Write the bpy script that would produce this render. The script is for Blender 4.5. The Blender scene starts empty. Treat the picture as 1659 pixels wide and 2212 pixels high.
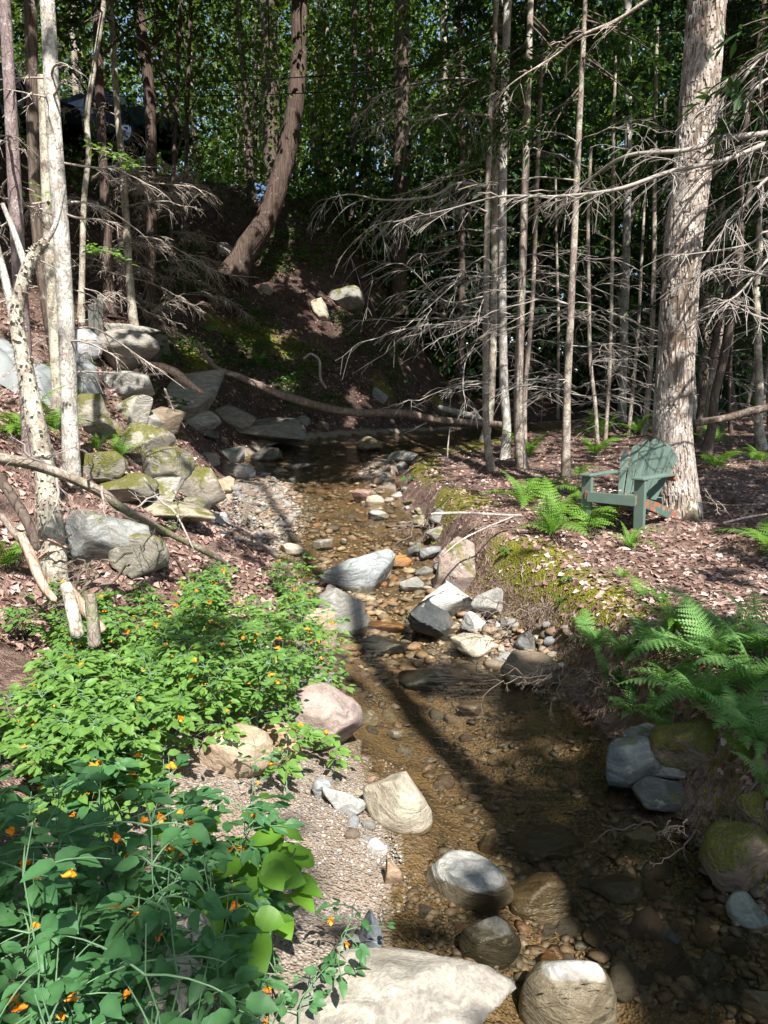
import bpy, bmesh, math, random
import numpy as np
from mathutils import Vector, Matrix

# ------------------------------------------------------------------ camera, sky, sun, exposure
SC = bpy.context.scene
CAMZ, PITCH = 2.1, math.radians(8.0)
cam = bpy.data.cameras.new('camera'); cam_o = bpy.data.objects.new('camera', cam)
SC.collection.objects.link(cam_o); SC.camera = cam_o
cam.sensor_fit = 'VERTICAL'; cam.sensor_height = 34.6; cam.lens = 24.0
cam.clip_start = 0.05; cam.clip_end = 1000
cam_o.location = (0, 0, CAMZ); cam_o.rotation_euler = (math.pi/2 - PITCH, 0, 0)

SUN_AZ, SUN_EL = math.radians(18), math.radians(50)          # behind the camera, a little to the right
SUN = np.array([math.sin(SUN_AZ)*math.cos(SUN_EL), -math.cos(SUN_AZ)*math.cos(SUN_EL), math.sin(SUN_EL)])
W = bpy.data.worlds.new('World'); SC.world = W; W.use_nodes = True
wn = W.node_tree; wn.nodes.clear()
sky = wn.nodes.new('ShaderNodeTexSky'); sky.sky_type = 'NISHITA'; sky.sun_disc = False
sky.sun_elevation = SUN_EL; sky.sun_rotation = math.atan2(SUN[0], SUN[1])
bg = wn.nodes.new('ShaderNodeBackground'); bg.inputs['Strength'].default_value = 0.11
wo = wn.nodes.new('ShaderNodeOutputWorld')
wn.links.new(sky.outputs[0], bg.inputs[0]); wn.links.new(bg.outputs[0], wo.inputs[0])
sl = bpy.data.lights.new('sun', 'SUN'); sl.energy = 5.0; sl.angle = math.radians(0.55); sl.color = (1.0, 0.955, 0.88)
so = bpy.data.objects.new('sun', sl); SC.collection.objects.link(so); so.location = (10, -20, 40)
so.rotation_euler = Vector(SUN).to_track_quat('Z', 'Y').to_euler()
SC.view_settings.view_transform = 'Standard'; SC.view_settings.look = 'None'
SC.view_settings.exposure = 1.25; SC.view_settings.gamma = 1.0; SC.view_settings.use_curve_mapping = False
SC.render.engine = 'CYCLES'
cy = SC.cycles
cy.max_bounces = 7; cy.diffuse_bounces = 4; cy.glossy_bounces = 3; cy.transmission_bounces = 4; cy.transparent_max_bounces = 8
cy.caustics_reflective = False; cy.caustics_refractive = False; cy.use_denoising = True
cy.sample_clamp_indirect = 6.0

# ------------------------------------------------------------------ small tools
R = np.random.default_rng(11)
rnd = random.Random(5)
COL = SC.collection
FPX, CX, CY = 1534.0, 829.5, 1106.0                          # the photograph at 1659 x 2212
CAM = np.array([0, 0, CAMZ]); FWD = np.array([0, math.cos(PITCH), -math.sin(PITCH)]); UPV = np.array([0, math.sin(PITCH), math.cos(PITCH)])
def ray(px, py):
    d = FWD + np.array([1., 0, 0])*((px-CX)/FPX) + UPV*((CY-py)/FPX)
    return d
def at(px, py, Y):                                           # the point of a pixel's ray at distance Y
    d = ray(px, py); return CAM + d*(Y/d[1])
def depth(p): return float(np.dot(np.asarray(p)-CAM, FWD))
def project(p):
    q = np.asarray(p) - CAM; w = q @ FWD; w = np.where(np.abs(w) < 1e-6, 1e-6, w)
    return CX + FPX*q[..., 0]/w, CY - FPX*(q @ UPV)/w, w

def hash3(i, s):
    h = np.sin(i[..., 0]*127.1 + i[..., 1]*311.7 + i[..., 2]*74.7 + s*53.17)*43758.5453
    return h - np.floor(h)
def vn(p, s=0.0):
    p = np.asarray(p, float); i = np.floor(p); f = p-i; f = f*f*(3-2*f); o = 0
    for a in (0, 1):
        for b in (0, 1):
            for c in (0, 1):
                w = (f[..., 0] if a else 1-f[..., 0])*(f[..., 1] if b else 1-f[..., 1])*(f[..., 2] if c else 1-f[..., 2])
                o = o + w*hash3(i+np.array([a, b, c]), s)
    return o*2-1
def fbm(p, s=0.0, n=3):
    p = np.asarray(p, float); o = 0; a = 1.0
    for k in range(n): o = o + a*vn(p*(2**k), s+k*7.3); a *= .5
    return o
def sm(x, a, b): t = np.clip((x-a)/(b-a), 0, 1); return t*t*(3-2*t)
def unit(v): v = np.asarray(v, float); return v/np.maximum(np.linalg.norm(v, axis=-1, keepdims=True), 1e-9)

class Geo:
    """collects triangles and quads and links them as ONE mesh object"""
    def __init__(s): s.v = []; s.t = []; s.q = []; s.c = []; s.n = 0
    def add(s, v, f, tint=0.5):
        v = np.asarray(v, float).reshape(-1, 3); f = np.asarray(f, int)
        (s.t if f.shape[1] == 3 else s.q).append(f+s.n); s.v.append(v)
        s.c.append(np.broadcast_to(np.asarray(tint, float).ravel(), (len(v),)) if np.size(tint) == 1 else np.asarray(tint, float).ravel()); s.n += len(v)
    def mesh(s, name, m, smooth=True, origin=None):
        me = bpy.data.meshes.new(name)
        v = np.concatenate(s.v) if s.v else np.zeros((0, 3))
        if origin is not None: v = v - np.asarray(origin)
        t = np.concatenate(s.t) if s.t else np.zeros((0, 3), int); q = np.concatenate(s.q) if s.q else np.zeros((0, 4), int)
        nl = len(t)*3+len(q)*4
        me.vertices.add(len(v)); me.vertices.foreach_set('co', v.astype(np.float32).ravel())
        me.loops.add(nl); me.loops.foreach_set('vertex_index', np.concatenate([t.ravel(), q.ravel()]).astype(np.int32))
        me.polygons.add(len(t)+len(q))
        st = np.concatenate([np.arange(len(t))*3, len(t)*3+np.arange(len(q))*4]).astype(np.int32)
        me.polygons.foreach_set('loop_start', st)
        me.polygons.foreach_set('use_smooth', np.full(len(st), smooth, bool))
        a = me.attributes.new('tint', 'FLOAT', 'POINT'); a.data.foreach_set('value', np.concatenate(s.c).astype(np.float32) if s.c else np.zeros(0, np.float32))
        if m: me.materials.append(m)
        me.update(calc_edges=True); return me
    def build(s, name, m, parent=None, smooth=True, loc=None):
        """vertices are world coordinates; the object's origin is its thing's base"""
        org = np.array(parent.location) if parent is not None else (np.asarray(loc) if loc is not None else np.zeros(3))
        o = bpy.data.objects.new(name, s.mesh(name, m, smooth, org)); COL.objects.link(o)
        if parent is not None: o.parent = parent
        elif loc is not None: o.location = loc
        return o
def tag(o, label=None, cat=None, group=None, kind=None):
    if label: o['label'] = label
    if cat: o['category'] = cat
    if group: o['group'] = group
    if kind: o['kind'] = kind
    return o
def empty(name, loc, label, cat, group=None):
    o = bpy.data.objects.new(name, None); COL.objects.link(o); o.location = [float(c) for c in loc]; o.empty_display_size = .1
    return tag(o, label, cat, group)
def inst(name, me, parent, mtx):
    o = bpy.data.objects.new(name, me); COL.objects.link(o); o.parent = parent; o.matrix_local = mtx; return o

def tubes(P, Rr, S=6):
    P = np.asarray(P, float); Rr = np.asarray(Rr, float)
    if P.ndim == 2: P = P[None]; Rr = Rr[None]
    M, K, _ = P.shape
    T = unit(np.gradient(P, axis=1)); ref = np.array([.62, .74, .25]); U = np.cross(T, ref); nU = np.linalg.norm(U, axis=-1, keepdims=True)
    U = np.where(nU < .05, np.cross(T, [0, .2, 1.]), U); U = unit(U); V = np.cross(T, U)
    a = np.arange(S)/S*2*math.pi
    vs = P[:, :, None]+Rr[:, :, None, None]*(np.cos(a)[:, None]*U[:, :, None]+np.sin(a)[:, None]*V[:, :, None])
    i = np.arange(M)[:, None, None]*K*S; k = np.arange(K-1)[None, :, None]*S; j = np.arange(S)[None, None]; j2 = (j+1) % S
    f = np.stack([i+k+j, i+k+j2, i+k+S+j2, i+k+S+j], -1).reshape(-1, 4)
    return vs.reshape(-1, 3), f
def smooth_path(pts, n):
    """Catmull-Rom through the points"""
    p = np.asarray(pts, float); p = np.vstack([2*p[0]-p[1], p, 2*p[-1]-p[-2]]); m = len(p)-3
    u = np.linspace(0, m-1e-6, n); i = u.astype(int); t = (u-i)[:, None]
    a, b, c, d = p[i], p[i+1], p[i+2], p[i+3]
    return .5*((2*b)+(c-a)*t+(2*a-5*b+4*c-d)*t*t+(3*b-a-3*c+d)*t**3)
def leaves(C, D, Nn, L, Wd, fold=.12, hexa=False):
    """leaf blades: C base, D direction, Nn upper side"""
    C = np.asarray(C, float); D = unit(D); S_ = unit(np.cross(D, Nn)); Nn = np.cross(S_, D); L = np.asarray(L)[:, None]; Wd = np.asarray(Wd)[:, None]; n = len(C)
    if not hexa:
        v = np.stack([C, C+D*L*.45+S_*Wd*.5+Nn*Wd*fold, C+D*L-Nn*L*.08, C+D*L*.45-S_*Wd*.5+Nn*Wd*fold], 1)
        b = np.arange(n)[:, None]*4; f = np.concatenate([b+[0, 1, 2], b+[0, 2, 3]])
        return v.reshape(-1, 3), f, 4
    v = np.stack([C, C+D*L*.28+S_*Wd*.42+Nn*Wd*fold, C+D*L*.62+S_*Wd*.40+Nn*Wd*fold*.8-Nn*L*.03, C+D*L-Nn*L*.14,
                  C+D*L*.62-S_*Wd*.40+Nn*Wd*fold*.8-Nn*L*.03, C+D*L*.28-S_*Wd*.42+Nn*Wd*fold, C+D*L*.45], 1)
    b = np.arange(n)[:, None]*7
    f = np.concatenate([b+x for x in ([0, 1, 6], [1, 2, 6], [2, 3, 6], [3, 4, 6], [4, 5, 6], [5, 0, 6])])
    return v.reshape(-1, 3), f, 7

# ------------------------------------------------------------------ materials
class NT:
    def __init__(s, name):
        s.m = bpy.data.materials.new(name); s.m.use_nodes = True; s.t = s.m.node_tree; s.t.nodes.clear()
        s.out = s.t.nodes.new('ShaderNodeOutputMaterial')
    def n(s, typ, props=None, **ins):
        nd = s.t.nodes.new('ShaderNode'+typ)
        for k, v in (props or {}).items(): setattr(nd, k, v)
        for k, v in ins.items():
            k = k.replace('_', ' ')
            sk = nd.inputs[int(k[1:])] if k[0] == 'i' and k[1:].isdigit() else nd.inputs[k]
            if isinstance(v, bpy.types.NodeSocket): s.t.links.new(v, sk)
            else: sk.default_value = v
        return nd
    def math(s, op, a, b=0.0, clamp=False): return s.n('Math', {'operation': op, 'use_clamp': clamp}, i0=a, i1=b).outputs[0]
    def mix(s, f, a, b, mode='MIX'):
        nd = s.t.nodes.new('ShaderNodeMix'); nd.data_type = 'RGBA'; nd.blend_type = mode
        for k, v in ((0, f), (6, a), (7, b)):
            if isinstance(v, bpy.types.NodeSocket): s.t.links.new(v, nd.inputs[k])
            else: nd.inputs[k].default_value = v if k == 0 else (v[0], v[1], v[2], 1)
        return nd.outputs[2]
    def ramp(s, f, a, b):
        return s.n('MapRange', {'clamp': True}, Value=f, From_Min=a, From_Max=b).outputs[0]
    def noise(s, vec, scale, detail=4, rough=.6): return s.n('TexNoise', Vector=vec, Scale=scale, Detail=detail, Roughness=rough).outputs[0]
    def co(s, sc=(1, 1, 1), which='Object'):
        c = s.n('TexCoord').outputs[which]
        return c if sc == (1, 1, 1) else s.n('Mapping', Vector=c, Scale=sc).outputs[0]
    def attr(s, name, typ='GEOMETRY'): return s.n('Attribute', {'attribute_type': typ, 'attribute_name': name})
    def finish(s, col, rough=.8, bump=None, dist=.02, strength=.6, transl=0.0, spec=.3, tcol=None):
        p = s.n('BsdfPrincipled', Base_Color=(col if isinstance(col, bpy.types.NodeSocket) else (*col, 1)), Roughness=rough)
        p.inputs['Specular IOR Level'].default_value = spec
        if bump is not None:
            b = s.n('Bump', Height=bump, Strength=strength, Distance=dist); s.t.links.new(b.outputs[0], p.inputs['Normal'])
        sh = p.outputs[0]
        if transl:
            t = s.n('BsdfTranslucent', Color=tcol if tcol is not None else col)
            sh = s.n('MixShader', i0=transl, i1=sh, i2=t.outputs[0]).outputs[0]
        s.t.links.new(sh, s.out.inputs[0]); return s.m

def m_leaf(name, a, b, transl=.38, rough=.5, veins=False, spec=.35):
    t = NT(name); tint = t.attr('tint').outputs['Fac']; oi = t.n('ObjectInfo').outputs['Random']
    f = t.math('ADD', t.math('MULTIPLY', tint, .75), t.math('MULTIPLY', oi, .25))
    c = t.mix(f, a, b); n = t.noise(t.co(), 14.0, 2)
    c = t.mix(t.math('MULTIPLY', n, .35), c, (a[0]*.6, a[1]*.65, a[2]*.6))
    tc = t.mix(1.0, c, (1.25, 1.15, .55), 'MULTIPLY')
    return t.finish(c, rough, None, transl=transl, tcol=tc, spec=spec)
def m_bark(name, a, b, lichen=(.45, .44, .38), amt=.3, zs=.18, sc=22., bump=.012, spots=0.0, moss=0.0):
    t = NT(name); v = t.co((1, 1, zs)); v0 = t.co()
    n1 = t.noise(v, sc, 5, .65); r = t.n('TexVoronoi', {'feature': 'DISTANCE_TO_EDGE'}, Vector=t.n('VectorMath', {'operation': 'ADD'}, i0=v, i1=t.n('VectorMath', {'operation': 'SCALE'}, i0=t.n('TexNoise', Vector=v, Scale=sc*.8).outputs[1], Scale=.06).outputs[0]).outputs[0], Scale=sc*.75).outputs[0]
    crack = t.ramp(r, 0.0, .09)
    c = t.mix(t.ramp(n1, .3, .7), a, b); c = t.mix(t.math('MULTIPLY', t.math('SUBTRACT', 1.0, crack), .6), c, (a[0]*.6, a[1]*.5, a[2]*.5))
    pat = t.ramp(t.math('ADD', t.math('MULTIPLY', t.noise(v0, 5., 4), .6), t.math('MULTIPLY', t.noise(v0, 38., 3), .4)), .62-amt*.35, .68-amt*.3)
    c = t.mix(pat, c, lichen)
    if spots:
        sp = t.ramp(t.noise(t.co((1, 1, .6)), 60., 2), .60, .66); c = t.mix(t.math('MULTIPLY', sp, spots), c, (.06, .05, .045))
    if moss:
        z = t.n('SeparateXYZ', Vector=v0).outputs[2]
        mm = t.math('MULTIPLY', t.ramp(z, .55, .0), t.ramp(t.noise(v0, 7.), .4, .6)); c = t.mix(t.math('MULTIPLY', mm, moss), c, (.10, .11, .02))
    h = t.math('ADD', t.math('MULTIPLY', crack, .5), n1)
    return t.finish(c, .9, h, bump, .9, spec=.15)
def m_rock(name='rock'):
    t = NT(name); oc = t.n('ObjectInfo'); base = oc.outputs['Color']; v = t.co(); rv = t.math('MULTIPLY', oc.outputs['Random'], 40.)
    off = t.n('CombineXYZ', X=rv, Y=rv, Z=0.0).outputs[0]; v = t.n('VectorMath', {'operation': 'ADD'}, i0=v, i1=off).outputs[0]
    warp = t.n('TexNoise', Vector=v, Scale=2.5, Detail=4.).outputs[1]
    vw = t.n('VectorMath', {'operation': 'ADD'}, i0=v, i1=t.n('VectorMath', {'operation': 'SCALE'}, i0=warp, Scale=.45).outputs[0]).outputs[0]
    vb = t.n('Mapping', Vector=vw, Scale=(1.2, 1.2, 8.), Rotation=(.5, .35, 0)).outputs[0]
    band = t.noise(vb, 4., 4, .6); sp = t.noise(v, 55., 4, .7); big = t.noise(v, 3., 4)
    c = t.mix(t.ramp(band, .35, .65), t.mix(1., base, (.62, .62, .62), 'MULTIPLY'), t.mix(1., base, (1.25, 1.24, 1.2), 'MULTIPLY'))
    c = t.mix(t.ramp(sp, .36, .62), t.mix(1., c, (.72, .71, .7), 'MULTIPLY'), c)
    c = t.mix(t.math('MULTIPLY', t.ramp(big, .52, .64), .2), c, (.26, .2, .13))
    lich = t.math('MULTIPLY', t.ramp(t.noise(v, 11., 3), .64, .69), .45); c = t.mix(lich, c, (.40, .41, .36))
    crk = t.ramp(t.n('TexVoronoi', {'feature': 'DISTANCE_TO_EDGE'}, Vector=vb, Scale=1.1).outputs[0], 0., .018); c = t.mix(t.math('MULTIPLY', t.math('SUBTRACT', 1., crk), .05), c, (.08, .07, .06))
    # moss grows where the stone faces up
    moss = t.attr('moss', 'OBJECT').outputs['Fac']; nz = t.n('SeparateXYZ', Vector=t.n('NewGeometry').outputs['Normal']).outputs[2]
    mf = t.math('ADD', t.math('ADD', t.math('MULTIPLY', nz, .5), t.math('MULTIPLY', t.math('SUBTRACT', t.noise(v, 6., 5), .5), 2.3)), t.math('SUBTRACT', moss, 1.0))
    mf = t.math('MULTIPLY', t.ramp(mf, -.12, .16), t.ramp(t.noise(v, 34., 4), .25, .5))
    mc = t.mix(t.noise(v, 24., 4), (.05, .058, .012), (.20, .19, .035)); c = t.mix(mf, c, mc)
    # wet below the waterline
    wz = t.attr('wet_z', 'OBJECT').outputs['Fac']; pz = t.n('SeparateXYZ', Vector=t.n('NewGeometry').outputs['Position']).outputs[2]
    pz = t.math('ADD', pz, t.math('MULTIPLY', t.math('SUBTRACT', t.noise(v, 9.), .5), .05)); wet = t.ramp(t.math('SUBTRACT', pz, wz), .015, -.005)
    c = t.mix(t.math('MULTIPLY', wet, .75), c, t.mix(1., c, (.36, .30, .22), 'MULTIPLY'))
    h = t.math('ADD', t.math('ADD', t.math('MULTIPLY', band, .8), t.math('MULTIPLY', sp, .35)), t.math('MULTIPLY', big, .6))
    h = t.math('ADD', h, t.math('MULTIPLY', t.math('MULTIPLY', mf, t.noise(v, 70., 3)), 1.6))
    rg = t.math('SUBTRACT', .85, t.math('MULTIPLY', wet, .55))
    return t.finish(c, rg, h, .02, .8, spec=.35)
def m_stones(name, wetmul=1.0):                               # stones joined in one mesh: tint says which colour
    t = NT(name); f = t.attr('tint').outputs['Fac']; v = t.co()
    cr = t.n('ValToRGB', Fac=f); e = cr.color_ramp.elements
    cols = [(0, (.10, .10, .10)), (.2, (.20, .20, .19)), (.38, (.28, .22, .16)), (.52, (.24, .24, .24)), (.66, (.32, .24, .19)), (.8, (.40, .38, .35)), (.92, (.30, .17, .10)), (1., (.5, .48, .45))]
    e[0].color = (*cols[0][1], 1); e[0].position = 0; e[1].color = (*cols[-1][1], 1); e[1].position = 1
    for p, c in cols[1:-1]: x = e.new(p); x.color = (*c, 1)
    c = cr.outputs[0]; n = t.noise(v, 40., 4, .7)
    c = t.mix(t.ramp(n, .35, .65), t.mix(1., c, (.65, .64, .62), 'MULTIPLY'), c)
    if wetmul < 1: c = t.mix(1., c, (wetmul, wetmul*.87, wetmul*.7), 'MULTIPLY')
    return t.finish(c, .75 if wetmul == 1 else .5, n, .01, .6)
def m_plain(name, col, rough=.7, var=.25, sc=12., bump=.003, spec=.3, metallic=0.):
    t = NT(name); v = t.co(); n = t.noise(v, sc, 5); c = t.mix(n, tuple(x*(1-var) for x in col), tuple(min(1, x*(1+var)) for x in col))
    m = t.finish(c, rough, t.noise(v, sc*5, 3), bump, .5, spec=spec)
    for nd in m.node_tree.nodes:
        if nd.type == 'BSDF_PRINCIPLED': nd.inputs['Metallic'].default_value = metallic
    return m
def m_litter():
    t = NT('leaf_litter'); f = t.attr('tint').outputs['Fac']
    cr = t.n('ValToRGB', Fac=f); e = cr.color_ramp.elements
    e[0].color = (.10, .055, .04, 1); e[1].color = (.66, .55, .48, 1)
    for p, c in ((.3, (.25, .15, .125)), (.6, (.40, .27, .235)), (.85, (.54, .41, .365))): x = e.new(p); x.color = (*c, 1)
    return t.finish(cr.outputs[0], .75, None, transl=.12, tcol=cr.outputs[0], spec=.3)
def m_ground():
    t = NT('ground'); v = t.co(); z = t.attr('zone'); sep = t.n('SeparateColor', Color=z.outputs['Color'])
    n1 = t.noise(v, 3., 5); n2 = t.noise(v, 30., 5, .7); vo = t.n('TexVoronoi', Vector=v, Scale=28.)
    lit = t.mix(t.n('SeparateColor', Color=vo.outputs['Color']).outputs[0], (.12, .078, .064), (.32, .22, .185)); lit = t.mix(t.ramp(n1, .4, .6), lit, t.mix(1., lit, (.6, .55, .5), 'MULTIPLY'))
    lit = t.mix(z.outputs['Alpha'], t.mix(1., lit, (.42, .42, .42), 'MULTIPLY'), lit)      # far slope darkened, its shade put into the litter colour
    g1 = t.n('TexVoronoi', Vector=v, Scale=75.); grav = t.mix(t.n('SeparateColor', Color=g1.outputs['Color']).outputs[1], (.17, .13, .10), (.42, .36, .31))
    sand = t.mix(n2, (.19, .145, .11), (.34, .27, .215)); sand = t.mix(t.ramp(t.noise(v, 5.), .45, .55), sand, grav)
    moss = t.mix(n2, (.07, .08, .012), (.28, .26, .035))
    bed = t.mix(t.ramp(t.noise(v, 4.5, 5), .35, .65), (.055, .04, .022), (.19, .122, .055)); bed = t.mix(t.ramp(t.n('SeparateColor', Color=g1.outputs['Color']).outputs[0], .55, .9), bed, (.19, .135, .08))
    def edge(k, a=.35, b=.65): return t.ramp(t.math('ADD', sep.outputs[k], t.math('MULTIPLY', t.math('SUBTRACT', t.noise(v, 7., 5), .5), .7)), a, b)
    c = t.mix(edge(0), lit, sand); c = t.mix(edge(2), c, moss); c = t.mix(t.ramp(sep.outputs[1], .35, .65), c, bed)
    h = t.math('ADD', t.math('ADD', vo.outputs['Distance'], g1.outputs['Distance']), n2)
    return t.finish(c, .85, h, .025, .8, spec=.25)
def m_water():
    t = NT('water'); v = t.co((.55, 1.3, 1)); h = t.math('ADD', t.math('MULTIPLY', t.noise(v, 9., 3), .7), t.math('MULTIPLY', t.noise(v, 34., 3), .22))
    b = t.n('Bump', Height=h, Strength=.3, Distance=.05)
    fr = t.n('Fresnel', IOR=1.33, Normal=b.outputs[0]); g = t.n('BsdfGlossy', Color=(1, 1, 1, 1), Roughness=.03, Normal=b.outputs[0])
    tr = t.n('BsdfTransparent', Color=(.93, .905, .83, 1))
    s = t.n('MixShader', i0=fr.outputs[0], i1=tr.outputs[0], i2=g.outputs[0]); t.t.links.new(s.outputs[0], t.out.inputs[0]); return t.m

M = dict(
    ground=m_ground(), water=m_water(), rock=m_rock(), stones=m_stones('dry_stones'), wet_stones=m_stones('wet_stones', .5), creek_stones=m_stones('creek_stones', .95), litter=m_litter(),
    bark_pale=m_bark('bark_pale', (.24, .215, .19), (.40, .372, .335), (.52, .505, .465), .45, .5, 26., .006, .6),
    bark_lichen=m_bark('bark_lichen', (.20, .165, .13), (.33, .285, .235), (.44, .41, .34), .5, .35, 24., .008, .15),
    bark_dark=m_bark('bark_dark', (.07, .053, .043), (.155, .12, .10), (.26, .25, .22), .12, .14, 20., .014),
    bark_cedar=m_bark('bark_cedar', (.062, .044, .036), (.15, .11, .092), (.25, .215, .19), .08, .06, 26., .016),
    bark_smooth=m_bark('bark_smooth', (.20, .16, .135), (.31, .255, .22), (.42, .39, .33), .35, .5, 30., .005, .4, .6),
    bark_purple=m_bark('bark_purple', (.16, .12, .12), (.27, .21, .205), (.40, .36, .34), .2, .4, 30., .006, .5),
    bark_big=m_bark('bark_big', (.13, .095, .07), (.24, .18, .14), (.36, .31, .26), .2, .12, 16., .02, 0, .5),
    plate=m_bark('bark_plate', (.25, .21, .185), (.43, .375, .335), (.56, .51, .465), .3, .3, 14., .006),
    deadwood=m_bark('dead_wood', (.26, .215, .18), (.46, .40, .35), (.58, .53, .48), .3, .1, 30., .004),
    paletwig=m_plain('pale_dead_twig', (.30, .27, .245), .85, .4),
    log=m_bark('log_wood', (.11, .08, .065), (.23, .175, .145), (.34, .28, .24), .2, .08, 18., .01),
    splinter=m_bark('raw_wood', (.33, .21, .15), (.52, .37, .28), (.6, .46, .37), .3, .06, 22., .008),
    jewel=m_leaf('jewelweed_leaf', (.085, .205, .05), (.23, .40, .085), .42, .5),
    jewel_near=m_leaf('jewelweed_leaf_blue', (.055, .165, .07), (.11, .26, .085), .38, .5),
    bigleaf=m_leaf('knotweed_leaf', (.11, .26, .03), (.18, .37, .045), .42, .45),
    stem=m_plain('green_stem', (.13, .23, .12), .45, .2), flower=m_plain('orange_petal', (.85, .26, .01), .5, .15), flower2=m_plain('yellow_petal', (.85, .55, .03), .5, .15),
    fern=m_leaf('fern_green', (.10, .24, .03), (.22, .40, .06), .42, .55), fern_dark=m_leaf('fern_deep', (.12, .27, .075), (.21, .40, .11), .38, .55),
    fern_brown=m_leaf('fern_rust', (.25, .09, .02), (.38, .17, .03), .3, .6), rachis=m_plain('fern_stalk', (.20, .15, .05), .6),
    maple=m_leaf('maple_leaf', (.034, .09, .014), (.17, .265, .04), .42, .5), hemlock=m_leaf('hemlock_needles', (.016, .05, .017), (.04, .095, .024), .25, .55),
    herb=m_leaf('herb_leaf', (.04, .12, .025), (.11, .22, .04), .38, .5), moss_fuzz=m_leaf('moss_tuft', (.11, .125, .013), (.36, .355, .045), .3, .7, spec=.15),
    root=m_plain('root_bark', (.15, .115, .09), .85), needle_red=m_plain('dry_twig', (.20, .12, .10), .8), twig=m_plain('grey_twig', (.30, .25, .22), .8),
)

# ------------------------------------------------------------------ the lie of the land
LEFT = np.array([(-.3, -14), (-.3, -4), (-.15, 1), (0, 2.5), (.1, 3.4), (-.15, 4.3), (-.45, 5.6), (-.75, 7.4), (-1.3, 8.9), (-2.3, 10.8), (-2.9, 13.6), (-3.1, 15.6), (-2.6, 17.3), (-1.4, 18.5), (.5, 19.6), (2.8, 21), (7, 24), (16, 30), (70, 66)], float)
RIGHT = np.array([(1.9, -14), (1.85, -2), (1.68, 2), (1.52, 3), (1.42, 4.3), (1.2, 6.0), (.9, 6.9), (.58, 7.8), (.5, 9.9), (.25, 12), (.15, 13.8), (.7, 15.4), (2.1, 17), (4.2, 18.4), (9, 21.5), (18, 27), (72, 62)], float)
def sdist(x, y, poly):                                       # signed distance, positive to the left of the line
    x = np.asarray(x, float); y = np.asarray(y, float); best = np.full(x.shape, 1e9); sg = np.zeros(x.shape)
    for (ax, ay), (bx, by) in zip(poly[:-1], poly[1:]):
        dx, dy = bx-ax, by-ay; L2 = dx*dx+dy*dy; t = np.clip(((x-ax)*dx+(y-ay)*dy)/L2, 0, 1)
        d = np.hypot(x-ax-t*dx, y-ay-t*dy); cr = dx*(y-ay)-dy*(x-ax); u = d < best-1e-9
        best = np.where(u, d, best); sg = np.where(u, np.sign(cr), sg)
    return best*sg
ZC = np.array([(-20, 0), (5.2, 0), (6, .015), (6.8, .05), (7.6, .2), (8.7, .3), (10, .45), (12.5, .7), (15, 1.0), (17, 1.32), (20, 1.6), (30, 2.3), (70, 4.5)])
def zc(y): return np.interp(y, ZC[:, 0], ZC[:, 1])
ZR = np.array([(-20, .7), (2, .55), (4, .55), (6, .64), (8, .88), (10.5, .98), (13.6, 1.1), (17, 1.52), (20, 1.85), (26, 2.15), (40, 4.0), (60, 9), (140, 40)])
PN = [(0, 0), (.5, .13), (1.2, .3), (2.5, .8), (5, 2.2), (9, 5), (16, 8.5), (60, 14)]
PM = [(0, 0), (.5, .32), (1.2, .78), (2, 1.3), (3, 1.95), (5, 3.5), (7, 5.2), (10, 7.6), (14, 8.6), (60, 14)]
PF = [(0, 0), (.4, .4), (1, 1.15), (3, 3.35), (5, 5.5), (7, 7.2), (9, 7.9), (12, 8.2), (20, 8.6), (60, 12)]
def terrain(x, y, fine=True, parts=False):
    x = np.asarray(x, float); y = np.asarray(y, float); dl = sdist(x, y, LEFT); dr = -sdist(x, y, RIGHT); c = zc(y)
    hN, hM, hF = [np.interp(dl, [p[0] for p in pr], [p[1] for p in pr]) for pr in (PN, PM, PF)]
    wm = sm(y, 5.0, 8.0); wf = sm(y, 10.0, 14.0); hl = (hN*(1-wm)+hM*wm)*(1-wf)+hF*wf; hl = hl*(1-.88*sm(x, -2.2, 3.5)*sm(y, 14, 18))
    edge = np.minimum(-dl, -dr); dep = np.interp(edge, [0, .25, .7, 1.2], [0, .10, .2, .24])*np.interp(y, [0, 5, 7, 9, 14], [1.25, 1.25, .7, .6, .5])
    p3 = np.stack([x, y, x*0], -1)
    bar = .2*np.exp(-((x+1.75)/.45)**2-((y-10.)/.9)**2)+.27*np.exp(-((x+2.35)/.75)**2-((y-11.6)/2.0)**2)+.2*np.exp(-((x+.1)/.5)**2-((y-14.2)/1.6)**2)+.12*np.exp(-((x-.95)/.35)**2-((y-6.3)/.7)**2)
    bed = c - dep + bar*1.1 + .035*vn(p3*2.2, 3)
    zr = np.interp(y, ZR[:, 0], ZR[:, 1]) + .018*np.maximum(x-2, 0)
    right = (c-.03)*(1-sm(dr, 0, .5))+zr*sm(dr, 0, .5)
    z = np.where(dl > 0, c-.02+hl, np.where(dr > 0, right, bed))
    if fine:
        amp = np.where(dl > 0, np.clip(dl*.12, .02, .22)*np.where(y < 6, .45, 1), np.where(dr > 0, np.clip(dr*.05, .01, .07), .015))
        z = z + amp*fbm(p3*1.1, 5) + amp*.3*vn(p3*5., 9)
    return (z, dl, dr) if parts else z
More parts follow.
